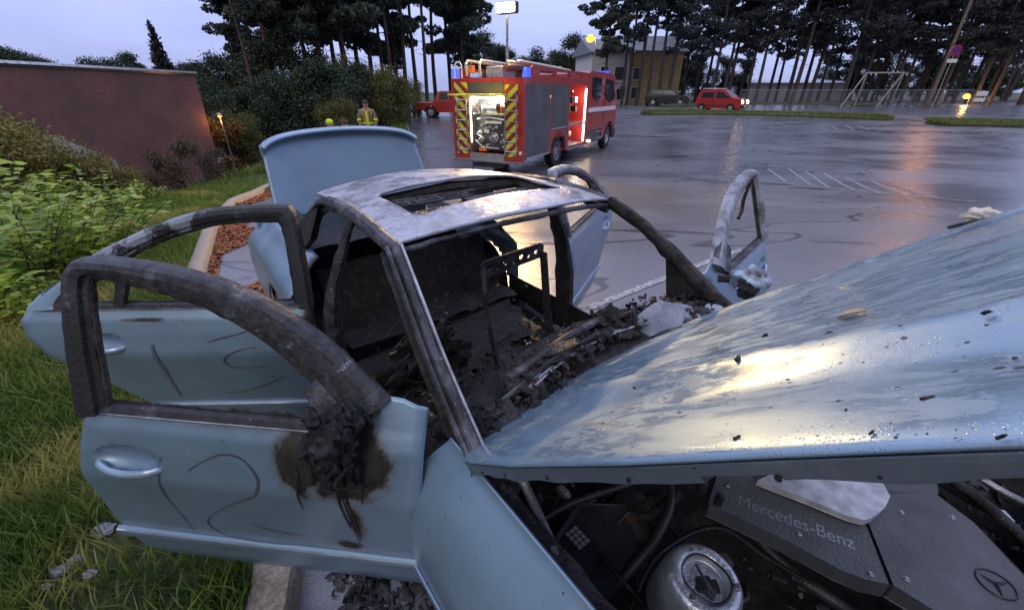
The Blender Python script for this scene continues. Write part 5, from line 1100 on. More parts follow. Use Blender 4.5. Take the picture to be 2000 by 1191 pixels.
lf = MB().grid(rr).out('fallen_leaf', plain('pale_brown_leaf', (.42, .30, .18), .45)); lf.location = p; lf.scale = (.6, .6, .6); lf.rotation_euler = Mh.to_euler(); tag(lf, 'pale brown fallen leaf lying on the bonnet right of two small lamp reflections', 'leaf'); solid(lf, .0015)
q_ = on_hood(1912, 438); q_ = q_-Vector((0, max(0, q_.y-.725), 0)); p = c2w(q_+HN*.004); mb = MB(); mb.blob((0, 0, .02), (.045, .028, .022), .3, 1.8, 4, 4); ck = thing('debris_lump', 'pale lump of melted plastic with black wire at the far edge of the bonnet', 'debris', p); o = mb.out('plastic_lump', plain('pale_plastic', (.60, .52, .42), .4, 0, .2, 20), ck); mb = MB(); mb.tube(catmull([(-.09, -.03, -.01), (-.03, -.03, .012), (.03, -.01, .015), (.08, .02, .01)], 14), .006, 5); mb.blob((.085, .02, .01), (.02, .015, .01), .5, 2, 3, 2); mb.out('wire', M['soot'], ck); ck.rotation_euler = (0, 0, -.2)
# stones / ash on the verge under the door
for px, py, s_ in [(205, 1040, .045), (150, 1098, .03), (180, 1125, .025), (120, 1120, .035), (95, 1150, .02)]:
    p = G(px, py); o = MB().blob((0, 0, 0), (1, .7, .35), .35, 1.8, px, 3).out('ash_lump', plain('ash_grey_%d' % px, (.24, .24, .26), .7, 0, .3, 30)); o.location = p+Z*.02; o.scale = (s_, s_, s_); tag(o, 'pale grey lump of ash lying in the grass beneath the open front door', 'ash', 'ash lumps under the front door')
# ================================================================== FIRE ENGINE
TR = thing('fire_engine', 'big red fire engine with lit open lockers, roof ladders and yellow chevrons on its back', 'fire engine', (-.75, 13.4, -.42), 1.073, s=.985)
def tm(name, mb, m, parent=TR, smooth=False, b=0):
    o = mb.out(name, m, parent, smooth)
    if b: bev(o, b, 2)
    return o
t = NT('chevron_stripes'); sx_ = t.n('ShaderNodeSeparateXYZ'); t.l(t.c, sx_.inputs[0])
ab = t.math('ABSOLUTE', sx_.outputs[1]); v = t.math('ADD', t.math('MULTIPLY', ab, 1.0), t.math('MULTIPLY', sx_.outputs[2], -1.15)); fr_ = t.math('FRACT', t.math('MULTIPLY', v, 2.6)); k_ = t.math('GREATER_THAN', fr_, .5)
M['chev'] = t.set(col=t.mix(k_, (.60, .62, .06), (.24, .03, .03)), rough=.35)
t = NT('roller_shutter'); sx_ = t.n('ShaderNodeSeparateXYZ'); t.l(t.c, sx_.inputs[0]); wv = t.math('FRACT', t.math('MULTIPLY', sx_.outputs[2], 12)); M['shutter'] = t.set(col=t.mix(t.step(wv, .0, .22, .65, 0), t.mix(t.step(t.noise(2, 4), .3, .7), (.10, .105, .115), (.15, .155, .165)), (.04, .04, .045)), rough=.38, metal=.5, normal=t.bump(t.step(wv, .0, .25), .6, .006))
W = 1.25
# body shell around the lockers (walls, roof, floor) so the open lockers are real hollows
b = MB()
b.box((0, -W, .47), (.03, -.62, 2.72)).box((0, .64, .47), (.03, W, 2.72)).box((0, -.62, 2.26), (.03, .64, 2.72)).box((0, -.62, .47), (.03, .64, .66))
b.box((.03, W-.03, .47), (5.6, W, 2.72)).box((.03, -W, 2.58), (5.6, -W+.03, 2.72)).box((.03, -W, .47), (5.6, -W+.03, .56)) if 0 else b.box((.03, W-.03, .47), (5.6, W, 2.72)).box((.03, -W, 2.58), (5.6, -W+.03, 2.72))
b.box((.03, -W, .47), (.12, -W+.03, 2.58)).box((1.86, -W, .50), (1.92, -W+.03, 2.58)).box((1.92, -W, 1.0), (3.5, -W+.03, 1.24)).box((3.42, -W, .45), (3.56, -W+.03, 2.58)).box((5.36, -W, .45), (5.6, -W+.03, 2.58))
b.box((.03, -W+.03, 2.66), (5.6, W-.03, 2.715)).box((.6, -W+.03, .5), (.64, W-.03, 2.66)).box((3.3, -W+.03, .5), (3.36, W-.03, 2.66)).box((5.5, -W+.03, .5), (5.56, W-.03, 2.66)).box((.03, -W+.03, .5), (5.5, W-.03, .54))
b.box((3.36, -.3, .54), (5.5, -.26, 2.66))
tm('body', b, M['red'])
tm('shutter', MB().box((.12, -W-.006, .58), (1.86, -W+.02, 2.575)), M['shutter']); tm('shutter', MB().box((1.92, -W-.006, 1.30), (3.42, -W+.02, 2.575)), M['shutter'])
tm('shutter_handle', MB().box((.15, -W-.035, .53), (1.84, -W-.006, .575)), M['chrome']); tm('shutter_handle', MB().box((1.94, -W-.035, 1.245), (3.40, -W-.006, 1.29)), M['chrome'])
# rear wheel arch flare
mb = MB(); arc = [(2.72+.68*math.cos(a), .52+.62*math.sin(a)) for a in [math.pi*i/16 for i in range(17)]]; mb.prism([(1.92, .50)]+[(2.04, .52)]+list(reversed(arc))[1:-1]+[(3.40, .52), (3.42, .45), (3.42, 1.0), (1.92, 1.0)], lambda x, z: (x, -W, z), lambda x, z: (x, -W+.04, z)); tm('wheel_arch', mb, M['red'])
mb = MB(); mb.prism([(1.92, .5), (2.04, .52)]+list(reversed(arc))[1:-1]+[(3.40, .52), (3.42, .45), (3.42, 1.0), (1.92, 1.0)], lambda x, z: (x, W, z), lambda x, z: (x, W-.04, z)); tm('wheel_arch', mb, M['red'])
# rear face: chevron columns, dark top panel, pump locker
tm('chevron_panel', MB().box((-.012, -1.06, .60), (0, -.64, 2.55)), M['chev']); tm('chevron_panel', MB().box((-.012, .66, .60), (0, 1.14, 2.62)), M['chev'])
tm('top_panel', MB().box((-.014, -.60, 2.28), (0, .60, 2.62)), M['grey'])
tm('raised_hatch', MB().box((-.95, -.72, 2.27), (-.02, .72, 2.31)), M['yellow'], b=.01)
for y0 in (-.62, -1.02, .68, 1.08):
    pass
for (ya, yb) in ((-.66, -1.04), (.70, 1.04)):
    mb = MB(); mb.tube([(-.06, ya, .62), (-.06, ya, 2.3)], .022, 6).tube([(-.06, yb, .62), (-.06, yb, 2.3)], .022, 6)
    for k in range(6): mb.tube([(-.06, ya, .75+.28*k), (-.06, yb, .75+.28*k)], .015, 6)
    for z_ in (.62, 2.28): mb.tube([(-.06, ya, z_), (0, ya, z_)], .015, 5)
    tm('climbing_ladder', mb, M['chrome'])
pr_ = random.Random(3)
tm('locker_lining', MB().box((.57, -.61, .66), (.595, .63, 2.26)).box((.03, .625, .66), (.57, .638, 2.26)), M['alu']); tm('locker_lining', MB().box((3.57, -.325, .58), (5.35, -.305, 2.57)).box((3.565, -1.2, .58), (3.575, -.33, 2.57)), M['alu'])
lk = tm('pump_panel', MB().box((.40, -.60, .70), (.44, .62, 1.72)), M['grey'])
mb = MB()
def pipe(name, P, r, m, par=TR): return tm(name, MB().tube(P, r, 10), m, par, True)
for y, z_, r_ in ((-.05, 1.10, .16), (-.42, 1.0, .09), (-.46, 1.2, .08), (.40, 1.02, .09), (.45, 1.2, .09), (-.50, .86, .07), (.2, .84, .06), (.1, 1.38, .06), (-.14, 1.38, .06), (.30, 1.45, .055)):
    tm('pump_outlet', MB().lathe([(0, .06), (r_*.35, .05), (r_*.4, .20), (r_*.75, .20), (r_*.8, .26), (r_, .26), (r_, .34), (r_*.9, .36)][::-1], (0.06, y, z_), 'x', 20), M['chrome'], TR, True)
tm('gauge_row', MB().box((.36, -.30, 1.48), (.39, .30, 1.56)).box((.36, .15, 1.22), (.39, .34, 1.32)), M['white'])
tm('pipe_work', MB().tube([(.25, .5, 1.62), (.25, .1, 1.66), (.25, -.5, 1.6), (.25, -.5, .8)], .03, 8).tube([(.2, .55, 1.0), (.2, .3, .8), (.2, -.3, .78)], .035, 8), M['chrome'], TR, True)
tm('hose_reel', MB().lathe([(.05, -.02), (.16, -.02), (.16, 0), (.07, .0), (.07, .5), (.16, .5), (.16, .52), (.05, .52)], (.25, -.25, 1.92), 'y', 20), M['alu'], TR, True)
tm('locker_rail', MB().tube([(.12, -.55, 2.05), (.12, .55, 2.05)], .018, 6).tube([(.12, -.55, 1.78), (.12, .55, 1.78)], .018, 6).tube([(.12, -.5, 2.05), (.12, -.5, 1.78)], .015, 6).tube([(.12, .5, 2.05), (.12, .3, 1.78)], .015, 6), M['chrome'], TR, True)
tm('orange_box', MB().box((.15, .15, .68), (.38, .42, .80)), M['orangelens'], b=.02); tm('orange_box', MB().blob((.2, -.42, 1.9), (.06, .08, .1), .2), M['orangelens'])
tm('light_strip', MB().box((.05, .605, .95), (.08, .63, 2.2)), M['led']); tm('light_strip', MB().box((.05, -.57, 2.20), (.08, .57, 2.22)), M['led'])
tm('rear_step', MB().box((-.16, -W, .40), (.1, W, .47)), M['steel'], b=.01); tm('tailboard', MB().box((-.05, -.62, .47), (0, .64, .66)), M['chrome'])
tm('tow_bar', MB().box((-.1, -.5, .25), (.2, .5, .36)).tube([(-.02, .55, .4), (-.02, .55, .02)], .02, 5), M['plastic'])
for y, z_ in ((-1.16, .72), (1.19, .9), (-1.17, 1.3)): tm('tail_lamp', MB().lathe([(0, -.03), (.05, -.025), (.055, 0)], (0, y, z_), 'x', 12), M['white'] if z_ < .8 else M['reddark'], TR, True)
# side locker: shelves and gear
mb = MB().box((3.56, -W+.02, 1.28), (5.36, -.34, 1.31)).box((3.56, -W+.02, .56), (5.36, -.34, .58)); tm('locker_shelf', mb, M['alu'])
mb = MB().box((3.56, -W-.015, .44), (5.38, -W+.01, .50)).box((3.56, -W-.015, 1.26), (5.38, -W+.01, 1.32)).box((3.54, -W-.015, .5), (3.60, -W+.01, 1.26)); tm('locker_frame', mb, M['chrome'])
tm('light_strip', MB().box((5.26, -W+.01, .62), (5.32, -W+.05, 2.48)), M['led'])
for i in range(16):
    x = pr_.uniform(3.7, 5.1); z_ = pr_.choice([.75, .95, 1.55, 1.8, 2.1, 2.3]); m_ = pr_.choice([M['white'], M['red'], M['chrome'], M['plastic'], M['red'], M['yellow']])
    if i % 3 == 0: o = MB().lathe([(0, -.12), (.10, -.12), (.12, -.09), (.12, .02), (.05, .03), (.05, .06), (0, .06)], (x, -.85+pr_.uniform(-.1, .1), z_), 'y', 14)
    elif i % 3 == 1: o = MB().tube([(x+.11*math.cos(a), -.95+.01*i, z_+.11*math.sin(a)) for a in [k*2*math.pi/14 for k in range(14)]], .03, 6, closed=True)
    else: o = MB().box((x-.12, -1.05, z_-.1), (x+.12, -.7, z_+.09))
    tm('stowed_gear', o, m_, TR, i % 3 != 2)
# roof: side boards with mesh windows, ladder, monitor boxes, beacons
for s in (-1, 1):
    mb = MB(); holes = [[(a+.05, 2.78), (a+1.1, 2.78), (a+1.05, 2.93), (a+.05, 2.93)] for a in (.95, 2.25, 3.55)]+[[(4.85, 2.78), (5.45, 2.78), (5.45, 2.90), (4.85, 2.92)]]
    mb.prism([(.45, 2.72), (5.6, 2.72), (5.6, 2.97), (5.4, 3.0), (.55, 3.03), (.45, 3.0)], lambda x, z: (x, s*W, z), lambda x, z: (x, s*(W-.04), z), holes); tm('roof_board', mb, M['red'])
    mb = MB()
    for k in range(48): mb.box((.98+k*.093, s*(W-.025)-.004, 2.77), (.986+k*.093, s*(W-.025)+.004, 2.94))
    tm('board_mesh', mb, M['steel'])
mb = MB()
for y in (.15, .62):
    mb.tube([(-.05, y, 2.78), (-.08, y, 3.08), (.02, y, 3.17), (.3, y, 3.16), (2.6, y, 3.12), (4.9, y, 3.06)], .04, 8)
for k in range(15): mb.tube([(.35+k*.3, .15, 3.14-.005*k), (.35+k*.3, .62, 3.14-.005*k)], .016, 6)
tm('roof_ladder', mb, plain('cream_metal', (.62, .60, .48), .3, .4, .1), TR, True)
mb = MB()
for y in (-.95, -.65): mb.tube([(.1, y, 3.1), (.3, y, 3.13), (2.2, y, 3.09), (4.2, y, 3.03)], .045, 8)
for k in range(7): mb.tube([(.4+k*.5, -.95, 3.12), (.4+k*.5, -.65, 3.12)], .016, 6)
tm('roof_ladder', mb, bpy.data.materials['cream_metal'], TR, True)
tm('grab_loop', MB().tube([(-.02, 1.08, 2.72), (-.02, 1.08, 3.05), (-.02, 1.0, 3.14), (-.02, .88, 3.14), (-.02, .82, 3.05), (-.02, .82, 2.72)], .022, 8), M['white'], TR, True)
tm('roof_box', MB().box((.1, -.5, 2.72), (.9, .05, 3.02)), M['alu'], b=.02); tm('roof_box', MB().box((1.1, -.45, 2.72), (2.6, .0, 2.98)), M['grey'], b=.02); tm('roof_tube', MB().tube([(.2, -.55, 3.0), (3.4, -.55, 3.0)], .08, 10), M['wood'], TR, True)
for (x, y) in ((-.0, 1.12), (.32, -1.12)): tm('beacon', MB().lathe([(0, .24), (.10, .24), (.115, .20), (.12, .02), (.13, 0)], (x+.1, y, 2.74), 'z', 18), M['bluelens'], TR, True)
tm('red_cap', MB().lathe([(0, .2), (.1, .2), (.12, 0)], (.2, .62, 2.86), 'z', 14), M['orangelens'], TR, True)
# cab
prof = [(5.62, .95), (5.62, 2.98), (5.9, 3.08), (7.2, 3.10), (8.6, 3.06), (9.25, 2.98), (9.42, 2.80), (9.62, 1.9), (9.66, 1.25), (9.62, .85), (9.45, .62), (9.42, .9)]
aw = [(9.42-.0, .9)]
fa = [(8.72+.68*math.cos(a), .50+.66*math.sin(a)) for a in [math.pi*(.08+.84*i/14) for i in range(15)]]
poly = prof[:-1]+fa+[(7.95, .62), (7.6, .62), (7.6, .95)]
cb = MB(); cb.prism(poly, lambda x, z: (x, -W+.09*max(0, z-2)**1.2, z), lambda x, z: (x, W-.09*max(0, z-2)**1.2, z)); cab = tm('cab', cb, M['red'], b=.05)
yy_ = lambda z: -W+.09*max(0, z-2)**1.2
for s in (1, -1):
    f = lambda z: s*(yy_(z)-.012) ; g_ = lambda z: s*(yy_(z)+.01)
    for P in ([(6.12, 2.88), (7.25, 2.88), (7.25, 2.2), (6.75, 2.06), (6.32, 2.14), (6.12, 2.3)], [(7.85, 2.86), (8.95, 2.80), (9.2, 2.1), (8.5, 1.95), (7.85, 2.2)]):
        tm('side_window', MB().prism(P, lambda x, z: (x, f(z), z), lambda x, z: (x, g_(z), z)), M['glass'], cab)
    tm('white_stripe', MB().box((5.64, min(f(1.7), g_(1.7)), 1.64), (9.45, max(f(1.7), g_(1.7)), 1.80)), M['white'], cab)
    tm('mirror_arm', MB().tube([(9.2, s*-1.22, 2.7), (9.45, s*-1.5, 2.72), (9.45, s*-1.5, 2.1)], .02, 6), M['plastic'], cab); tm('wing_mirror', MB().box((9.4, s*-1.5-.12, 2.15), (9.48, s*-1.5+.12, 2.62)), M['plastic'], cab, b=.02)
    tm('door_handle', MB().box((7.5, min(s*(-W-.03), s*(-W)), 1.50), (7.7, max(s*(-W-.03), s*(-W)), 1.54)), M['plastic'], cab)
    tm('door_gap', MB().box((7.74, min(s*(-W-.004), s*(-W+.01)), 1.0), (7.76, max(s*(-W-.004), s*(-W+.01)), 2.1)), M['plastic'], cab)
tm('windscreen', MB().grid([[(9.475-(z-2.0)*.14, y, z) for y in (-1.05, 0, 1.05)] for z in (2.0, 2.85)]) if 0 else MB().box((9.45, -1.05, 2.0), (9.60, 1.05, 2.75)), M['glass'], cab)
tm('front_beacon', MB().box((8.9, -.9, 3.05), (9.15, .9, 3.2)), M['bluelens'], cab, b=.02)
tm('front_bumper', MB().box((9.35, -W, .42), (9.85, W, .82)), M['plastic'], b=.05)
tm('side_step', MB().box((5.7, -W+.05, .45), (7.9, -W+.3, .95)).box((5.7, W-.3, .45), (7.9, W-.05, .95)), M['grey'], b=.03); tm('step_edge', MB().box((6.9, -W, .55), (7.9, -W+.1, .62)).box((6.9, -W, .82), (7.9, -W+.1, .88)), M['chrome'])
tm('chassis', MB().box((.5, -.45, .55), (9.2, .45, .95)), M['plastic'])
for x in (2.72, 8.72):
    for s in (-1, 1):
        c = (x, s*1.05, .50); wl = tm('wheel', MB().lathe([(.30, -.14), (.44, -.15), (.50, -.11), (.50, .11), (.44, .15), (.30, .14)], c, 'y', 36), M['tyre'], TR, True)
        mb = MB().lathe([(.31, s*.13), (.27, s*.12), (.24, s*.02), (.14, s*.04), (.12, s*.12), (.0, s*.13)], c, 'y', 28)
        for k in range(8): a = k*math.pi/4; mb.lathe([(0, s*.07), (.02, s*.07), (.02, s*.03)], (c[0]+.19*math.cos(a), c[1], c[2]+.19*math.sin(a)), 'y', 6)
        tm('rim', mb, M['alu'], wl, True); tm('mudguard', MB().prism([(c[0]+.62*math.cos(a), .5+.60*math.sin(a)) for a in [math.pi*i/12 for i in range(13)]]+[(c[0]+.57*math.cos(a), .5+.55*math.sin(a)) for a in [math.pi*(12-i)/12 for i in range(13)]], lambda x_, z_: (x_, s*.86, z_), lambda x_, z_: (x_, s*1.22, z_)), M['plastic'])
tm('marker_lamp', MB().box((6.0, -W-.01, .52), (6.12, -W+.06, .58)), M['head'])
# mast with the flood light
ms = tm('light_mast', MB().tube([(.75, -.30, 2.7), (.75, -.30, 4.30)], .035, 10).tube([(.75, -.30, 2.7), (.75, -.30, 3.5)], .05, 10), M['steel'], TR, True)
def tl(x, y, z): a = 1.073; k = .985; return Vector((-.75+k*(math.cos(a)*x-math.sin(a)*y), 13.4+k*(math.sin(a)*x+math.cos(a)*y), -.42+k*z))
mb = MB().box((.66, -.62, 4.33), (.86, .02, 4.60)); tm('flood_head', mb, M['plastic'], ms, b=.02)
tm('flood_glass', MB().box((.635, -.58, 4.36), (.658, -.02, 4.57)), M['flood'], ms)
fl = tl(.40, -.32, 4.44); o = lamp('flood_light', fl, 1750, (1, .62, .24), .14, 'SPOT', spot_size=R(165), spot_blend=.5); o.rotation_euler = (Vector((0, -12, 0))-fl).to_track_quat('-Z', 'Y').to_euler()
lamp('locker_light', tl(.16, 0, 2.1), 32, (1, .88, .72), .15); lamp('locker_light', tl(4.9, -1.12, 2.2), 14, (1, .85, .66), .1); lamp('locker_light', tl(4.9, -1.12, .95), 10, (1, .85, .66), .1)
# ================================================================== OTHER VEHICLES
def wheels(root, xs, hw, r, tw=.2):
    for x in xs:
        for s in (-1, 1):
            c = (x, s*(hw-tw/2), r); wl = MB().lathe([(r*.62, -tw/2), (r*.9, -tw/2), (r, -tw*.35), (r, tw*.35), (r*.9, tw/2), (r*.62, tw/2)], c, 'y', 28).out('wheel', M['tyre'], root)
            mb = MB().lathe([(r*.64, s*tw*.42), (r*.60, s*tw*.45), (r*.52, s*tw*.25), (r*.2, s*tw*.3), (0, s*tw*.4)], c, 'y', 24)
            for k in range(5): a = k*2*math.pi/5; mb.tube([c, (c[0]+r*.6*math.cos(a), c[1]+s*tw*.4, c[2]+r*.6*math.sin(a))], r*.09, 5)
            mb.out('rim', M['alu'], wl)
def vehicle(name, label, cat, loc, rz, s, prof, arches, hw, glass, m, belt, tum=.16, extra=None, wr=.32):
    """side outline extruded across the width; above the belt the sides lean in"""
    root = thing(name, label, cat, loc, rz, s=s); f = lambda sd_: (lambda x, z: (x, sd_*(hw-.03*max(0, .55-z)*2-tum*max(0, z-belt)), z))
    P = []
    for p in prof:
        if p[0] == 'arch':
            cx = p[1]; P += [(cx+(wr+.06)*math.cos(a), wr+(wr+.06)*math.sin(a)) for a in [(math.pi*i/12) for i in range(13)]][::p[2]]
        else: P.append(p)
    bev(MB().prism(P, f(-1), f(1)).out('body', m, root, False), .05, 3)
    for sd_ in (-1, 1):
        for g in glass['side']: MB().prism(g, lambda x, z: (x, sd_*(hw+.006-tum*max(0, z-belt)), z), lambda x, z: (x, sd_*(hw-.03-tum*max(0, z-belt)), z)).out('side_window', M['glass'], root, False)
    for nm, (a, b) in glass['cross'].items():
        ya, yb = hw-.12-tum*max(0, a[1]-belt), hw-.12-tum*max(0, b[1]-belt); d = Vector((b[1]-a[1], 0, -(b[0]-a[0]))).normalized()*glass.get('push', .012)*(1 if nm == 'windscreen' else -1)
        mb = MB(); V = [Vector((a[0], -ya, a[1])), Vector((a[0], ya, a[1])), Vector((b[0], yb, b[1])), Vector((b[0], -yb, b[1]))]; mb.add([v+d for v in V]+[v-d*.3 for v in V], [(0, 1, 2, 3), (7, 6, 5, 4), (0, 4, 5, 1), (1, 5, 6, 2), (2, 6, 7, 3), (3, 7, 4, 0)]); mb.out(nm, glass.get('mat', M['glass']), root, False)
    wheels(root, arches, hw, wr); return root
# red van
a, b_ = G(1372, 214), G(1466, 219); vz = (b_-a); yaw = math.atan2(-7.0, 9.0)
vc = G(1400, 217); sc_v = .95
M['screen'] = plain('bright_windscreen', (.30, .33, .40), .12, 0, .1, 3)
van = vehicle('van', 'small red van with glowing headlights and roof bars standing beyond the grass island', 'van', vc, R(-46), 1.0,
  [(-1.75, .35), (-1.85, .6), (-1.85, 1.0), (-1.62, 1.72), (-1.45, 1.84), (.1, 1.86), (.75, 1.74), (1.45, 1.18), (2.25, 1.02), (2.42, .85), (2.45, .45), (2.3, .25), (1.98, .25), ('arch', 1.5, 1), (1.05, .25), (-.85, .25), ('arch', -1.25, 1), (-1.7, .25)], (1.5, -1.25), .88,
  dict(side=[[(-1.45, 1.15), (-.25, 1.12), (-.25, 1.62), (-1.35, 1.62)], [(0, 1.12), (1.15, 1.12), (.62, 1.62), (.0, 1.62)]], cross=dict(windscreen=((1.42, 1.21), (.78, 1.71)), rear_window=((-1.82, 1.08), (-1.66, 1.6))), mat=M['screen']), M['red'], 1.05, .18)
for s in (-1, 1):
    bpy_o = MB().blob((2.36, s*.66, .80), (.13, .20, .16), 0).out('headlight', M['head'], van); MB().tube([(-1.5, s*.6, 1.93), (.3, s*.6, 1.93)], .03, 6).out('roof_bar', M['white'], van)
    MB().box((1.05, s*.9-.09, 1.12), (1.2, s*.9+.09, 1.3)).out('wing_mirror', M['plastic'], van, False)
    MB().box((-.14, s*.883-.006, .4), (-.12, s*.883+.006, 1.6)).out('door_gap', M['plastic'], van, False); MB().box((-1.5, s*.885-.01, .46), (1.0, s*.885+.01, .54)).out('side_moulding', M['plastic'], van, False)
MB().box((2.38, -.7, .32), (2.52, .7, .58)).out('bumper', M['plastic'], van, False); MB().box((2.44, -.28, .72), (2.47, .28, .84)).out('grille', M['plastic'], van, False); MB().box((2.52, -.26, .38), (2.535, .26, .50)).out('number_plate', M['white'], van, False)
for s in (-1, 1):
    p = vc+Vector((math.cos(R(-46))*2.6+math.sin(R(46))*s*.66, math.sin(R(-46))*2.6+math.cos(R(46))*s*.66, .80)); o = lamp('headlight_beam', p, 260, (1, .66, .36), .08, 'SPOT', spot_size=R(110), spot_blend=.8); o.rotation_euler = (Vector((p.x+9, p.y-10, -.2))-p).to_track_quat('-Z', 'Y').to_euler()
# dark suv
sv = G(1300, 207)
suv = vehicle('suv', 'black estate car parked left of the red van by the yellow building', 'car', sv, R(-20), 1.15,
  [(-2.2, .4), (-2.25, .9), (-1.95, 1.35), (-1.6, 1.58), (.1, 1.62), (.6, 1.52), (1.2, 1.08), (2.05, .95), (2.3, .75), (2.3, .4), (2.15, .25), (1.88, .25), ('arch', 1.4, 1), (.95, .25), (-.95, .25), ('arch', -1.35, 1), (-2.0, .25)], (1.4, -1.35), .92,
  dict(side=[[(-1.8, 1.1), (-.55, 1.08), (-.55, 1.46), (-1.55, 1.46)], [(-.45, 1.08), (.98, 1.06), (.5, 1.44), (-.45, 1.46)]], cross=dict(windscreen=((1.15, 1.12), (.64, 1.48)), rear_window=((-2.16, 1.0), (-1.9, 1.4)))), plain('black_car_paint', (.018, .019, .024), .5, .0, .1), 1.0, .2, wr=.35)
for s in (-1, 1): MB().blob((2.22, s*.68, .78), (.08, .17, .08), 0).out('headlight', M['chrome'], suv); MB().box((-2.28, s*.75-.1, .85), (-2.18, s*.75+.1, 1.05)).out('tail_lamp', M['reddark'], suv, False)
MB().box((2.28, -.45, .55), (2.33, .45, .75)).out('grille', M['chrome'], suv, False); MB().box((2.31, -.26, .42), (2.335, .26, .52)).out('number_plate', M['white'], suv, False)
# red pickup, bed to the left, cab hidden by the fire engine
pk = G(846, 229)
pick = thing('pickup_truck', 'red pickup truck parked behind the fire engine with its load bed to the left', 'pickup truck', (pk.x+1.15, pk.y, pk.z), 0)
f = lambda sd_: (lambda x, z: (x, sd_*(.92-.12*max(0, z-1.1)), z)); PR_ = [(-2.35, .55), (-2.5, 1.05), (-2.55, 1.12), (-.85, 1.12), (-.8, 1.15), (-.55, 1.72), (-.3, 1.78), (.95, 1.76), (1.65, 1.16), (2.6, 1.05), (2.8, .85), (2.8, .5), (2.4, .4)]+[(2.0+.44*math.cos(a), .38+.44*math.sin(a)) for a in [math.pi*i/12 for i in range(13)]]+[(1.4, .36), (-.6, .36)]+[(-1.15+.44*math.cos(a), .38+.44*math.sin(a)) for a in [math.pi*i/12 for i in range(13)]]+[(-1.7, .5)]
bev(MB().prism(PR_, f(-1), f(1)).out('body', M['red'], pick, False), .05, 3); wheels(pick, (2.0, -1.15), .92, .38, .25)
for s in (-1, 1):
    for P in ([(-.5, 1.2), (.2, 1.2), (.2, 1.65), (-.35, 1.65)], [(.3, 1.2), (1.45, 1.18), (.95, 1.62), (.3, 1.66)]): MB().prism(P, lambda x, z: (x, s*(.928-.12*(z-1.1)), z), lambda x, z: (x, s*(.9-.12*(z-1.1)), z)).out('side_window', M['glass'], pick, False)
    MB().box((-2.3, s*.925-.008, 1.02), (-.9, s*.925+.008, 1.06)).out('bed_rail', M['white'], pick, False)
MB().box((-2.62, -.85, .48), (-2.4, .85, .62)).out('rear_bumper', M['chrome'], pick, False); MB().box((-2.3, -.75, 1.121), (-.9, .75, 1.128)).out('load_bed', M['plastic'], pick, False)
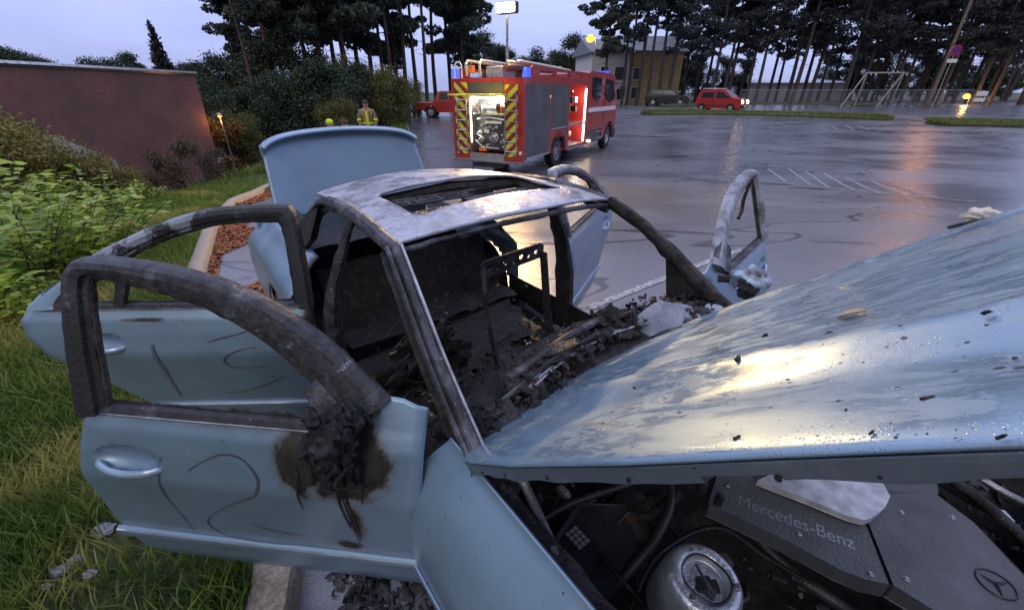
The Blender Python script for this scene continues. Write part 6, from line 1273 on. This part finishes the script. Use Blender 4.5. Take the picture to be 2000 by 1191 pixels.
# ================================================================== PEOPLE
def skin_mesh(name, joints, edges, m, parent, sub=2):
    me = bpy.data.meshes.new(name); me.from_pydata([j[0] for j in joints], edges, []); me.update(); o = bpy.data.objects.new(name, me); C.objects.link(o); o.parent = parent
    o.modifiers.new('skin', 'SKIN').use_smooth_shade = True
    for v, j in zip(me.skin_vertices[0].data, joints): v.radius = j[1]
    me.skin_vertices[0].data[0].use_root = True
    q = o.modifiers.new('sub', 'SUBSURF'); q.levels = sub; q.render_levels = sub; me.materials.append(m); return o
def human(label, loc, rz, pose, jm, tm_, head_m=None, scale=1.0):
    root = thing('person', label, 'person', loc, rz, s=scale)
    k = pose == 'crouch'; hz = .50 if k else .95     # hip height
    J = dict(pel=((0, 0, hz), (.14, .11)), spine=((0, -.02 if not k else -.08, hz+.22), (.13, .10)), chest=((0, -.02 if not k else -.16, hz+.42), (.16, .11)), neck=((0, -.02 if not k else -.20, hz+.56), (.06, .06)), head=((0, -.04 if not k else -.24, hz+.66), (.08, .095)), top=((0, -.04 if not k else -.24, hz+.77), (.075, .085)))
    for s, n in ((-1, 'l'), (1, 'r')):
        J['sh'+n] = ((s*.19, J['chest'][0][1], hz+.46), (.07, .065)); J['el'+n] = ((s*.27, J['chest'][0][1]+.02 if not k else -.28, hz+.18), (.048, .048)); J['wr'+n] = ((s*.22, J['chest'][0][1]-.10 if not k else -.45, hz-.03 if not k else hz+.05), (.035, .03)); J['hd'+n] = ((s*.20, J['wr'+n][0][1]-.04, J['wr'+n][0][2]-.08), (.04, .022))
        if not k: J['kn'+n] = ((s*.11, -.02, .50), (.065, .065)); J['an'+n] = ((s*.12, .02, .09), (.045, .045)); J['ft'+n] = ((s*.13, -.13, .04), (.05, .035))
        else: J['kn'+n] = ((s*.16, -.34, .50), (.07, .07)); J['an'+n] = ((s*.15, -.10, .09), (.045, .045)); J['ft'+n] = ((s*.15, -.26, .04), (.05, .035))
    ks = list(J); E = [('pel', 'spine'), ('spine', 'chest'), ('chest', 'neck'), ('neck', 'head'), ('head', 'top')]
    for n in 'lr': E += [('chest', 'sh'+n), ('sh'+n, 'el'+n), ('el'+n, 'wr'+n), ('wr'+n, 'hd'+n), ('pel', 'kn'+n), ('kn'+n, 'an'+n), ('an'+n, 'ft'+n)]
    body = skin_mesh('body', [J[q] for q in ks], [(ks.index(a), ks.index(b)) for a, b in E], M['skin'], root)
    def cloth(name, sel, ed, m, g): skin_mesh(name, [(J[q][0], tuple(r_+g for r_ in J[q][1])) for q in sel], [(sel.index(a), sel.index(b)) for a, b in ed], m, root)
    cloth('jacket', ['spine', 'pel', 'chest', 'shl', 'ell', 'wrl', 'shr', 'elr', 'wrr'], [('pel', 'spine'), ('spine', 'chest'), ('chest', 'shl'), ('shl', 'ell'), ('ell', 'wrl'), ('chest', 'shr'), ('shr', 'elr'), ('elr', 'wrr')], jm, .035)
    cloth('trousers', ['pel', 'knl', 'anl', 'knr', 'anr'], [('pel', 'knl'), ('knl', 'anl'), ('pel', 'knr'), ('knr', 'anr')], tm_, .028)
    hx, hy, hz2 = J['head'][0]; MB().blob((hx, hy-.095, hz2+.0), (.014, .02, .022), 0).out('nose', M['skin'], root)
    for s in (-1, 1): MB().blob((s*.033, hy-.088, hz2+.03), (.012, .008, .007), 0).out('eye', M['plastic'], root); MB().blob((s*.088, hy, hz2+.01), (.012, .022, .03), 0).out('ear', M['skin'], root)
    MB().blob((0, hy-.088, hz2-.045), (.025, .008, .006), 0).out('mouth', M['reddark'], root)
    hair = MB(); hair.blob((0, hy+.018, hz2+.065), (.092, .105, .085), .06, 3, 1); hair.out('hair' if head_m is None else 'helmet', head_m or M['hair'], root)
    for n in 'lr':
        w_ = Vector(J['hd'+n][0])
        for i in range(4): skin_mesh('finger', [((w_.x-.03+.018*i, w_.y-.02, w_.z-.03), (.009, .009)), ((w_.x-.03+.018*i, w_.y-.035, w_.z-.07), (.008, .008)), ((w_.x-.03+.018*i, w_.y-.025, w_.z-.10+.006*abs(i-1.5)), (.007, .007))], [(0, 1), (1, 2)], M['skin'], root, 1)
        skin_mesh('thumb', [((w_.x+.035, w_.y-.03, w_.z+.01), (.010, .010)), ((w_.x+.045, w_.y-.055, w_.z-.035), (.008, .008))], [(0, 1)], M['skin'], root, 1)
    return root, J
gp = (wy(713, 200, 17.2).x, 17.2)
P1, J1 = human('firefighter in a tan turnout jacket with yellow reflective trim standing with arms at the sides', (gp[0], gp[1], T(*gp)), .25, 'stand', M['turnout'], M['turnout'], None, 1.12)
mb = MB(); mb.box((-.05, -.165, .98), (.05, -.15, 1.42)); mb.box((-.17, -.155, 1.02), (.17, -.145, 1.08)); bev(mb.out('reflective_band', M['yellow'], P1, False), .004)
for s in (-1, 1): MB().tube([(s*.262, -.01, 1.17), (s*.255, -.03, 1.11)], .092, 10).out('sleeve_band', M['yellow'], P1)
for i, (px, lab, hm, jm) in enumerate([(645, 'person with a bright yellow helmet crouching behind the open boot lid', M['hivis'], M['darkcloth']), (661, 'bare headed person with brown hair crouching beside the yellow helmet behind the boot lid', None, M['darkcloth'])]):
    Yp = 14.5+.35*i; p = wy(px, 240, Yp); human(lab, (p.x, Yp, T(p.x, Yp)), .3+.8*i, 'crouch', jm, M['darkcloth'], hm, max(.8, (wy(px, 227+2*i, Yp).z-T(p.x, Yp))/1.36))
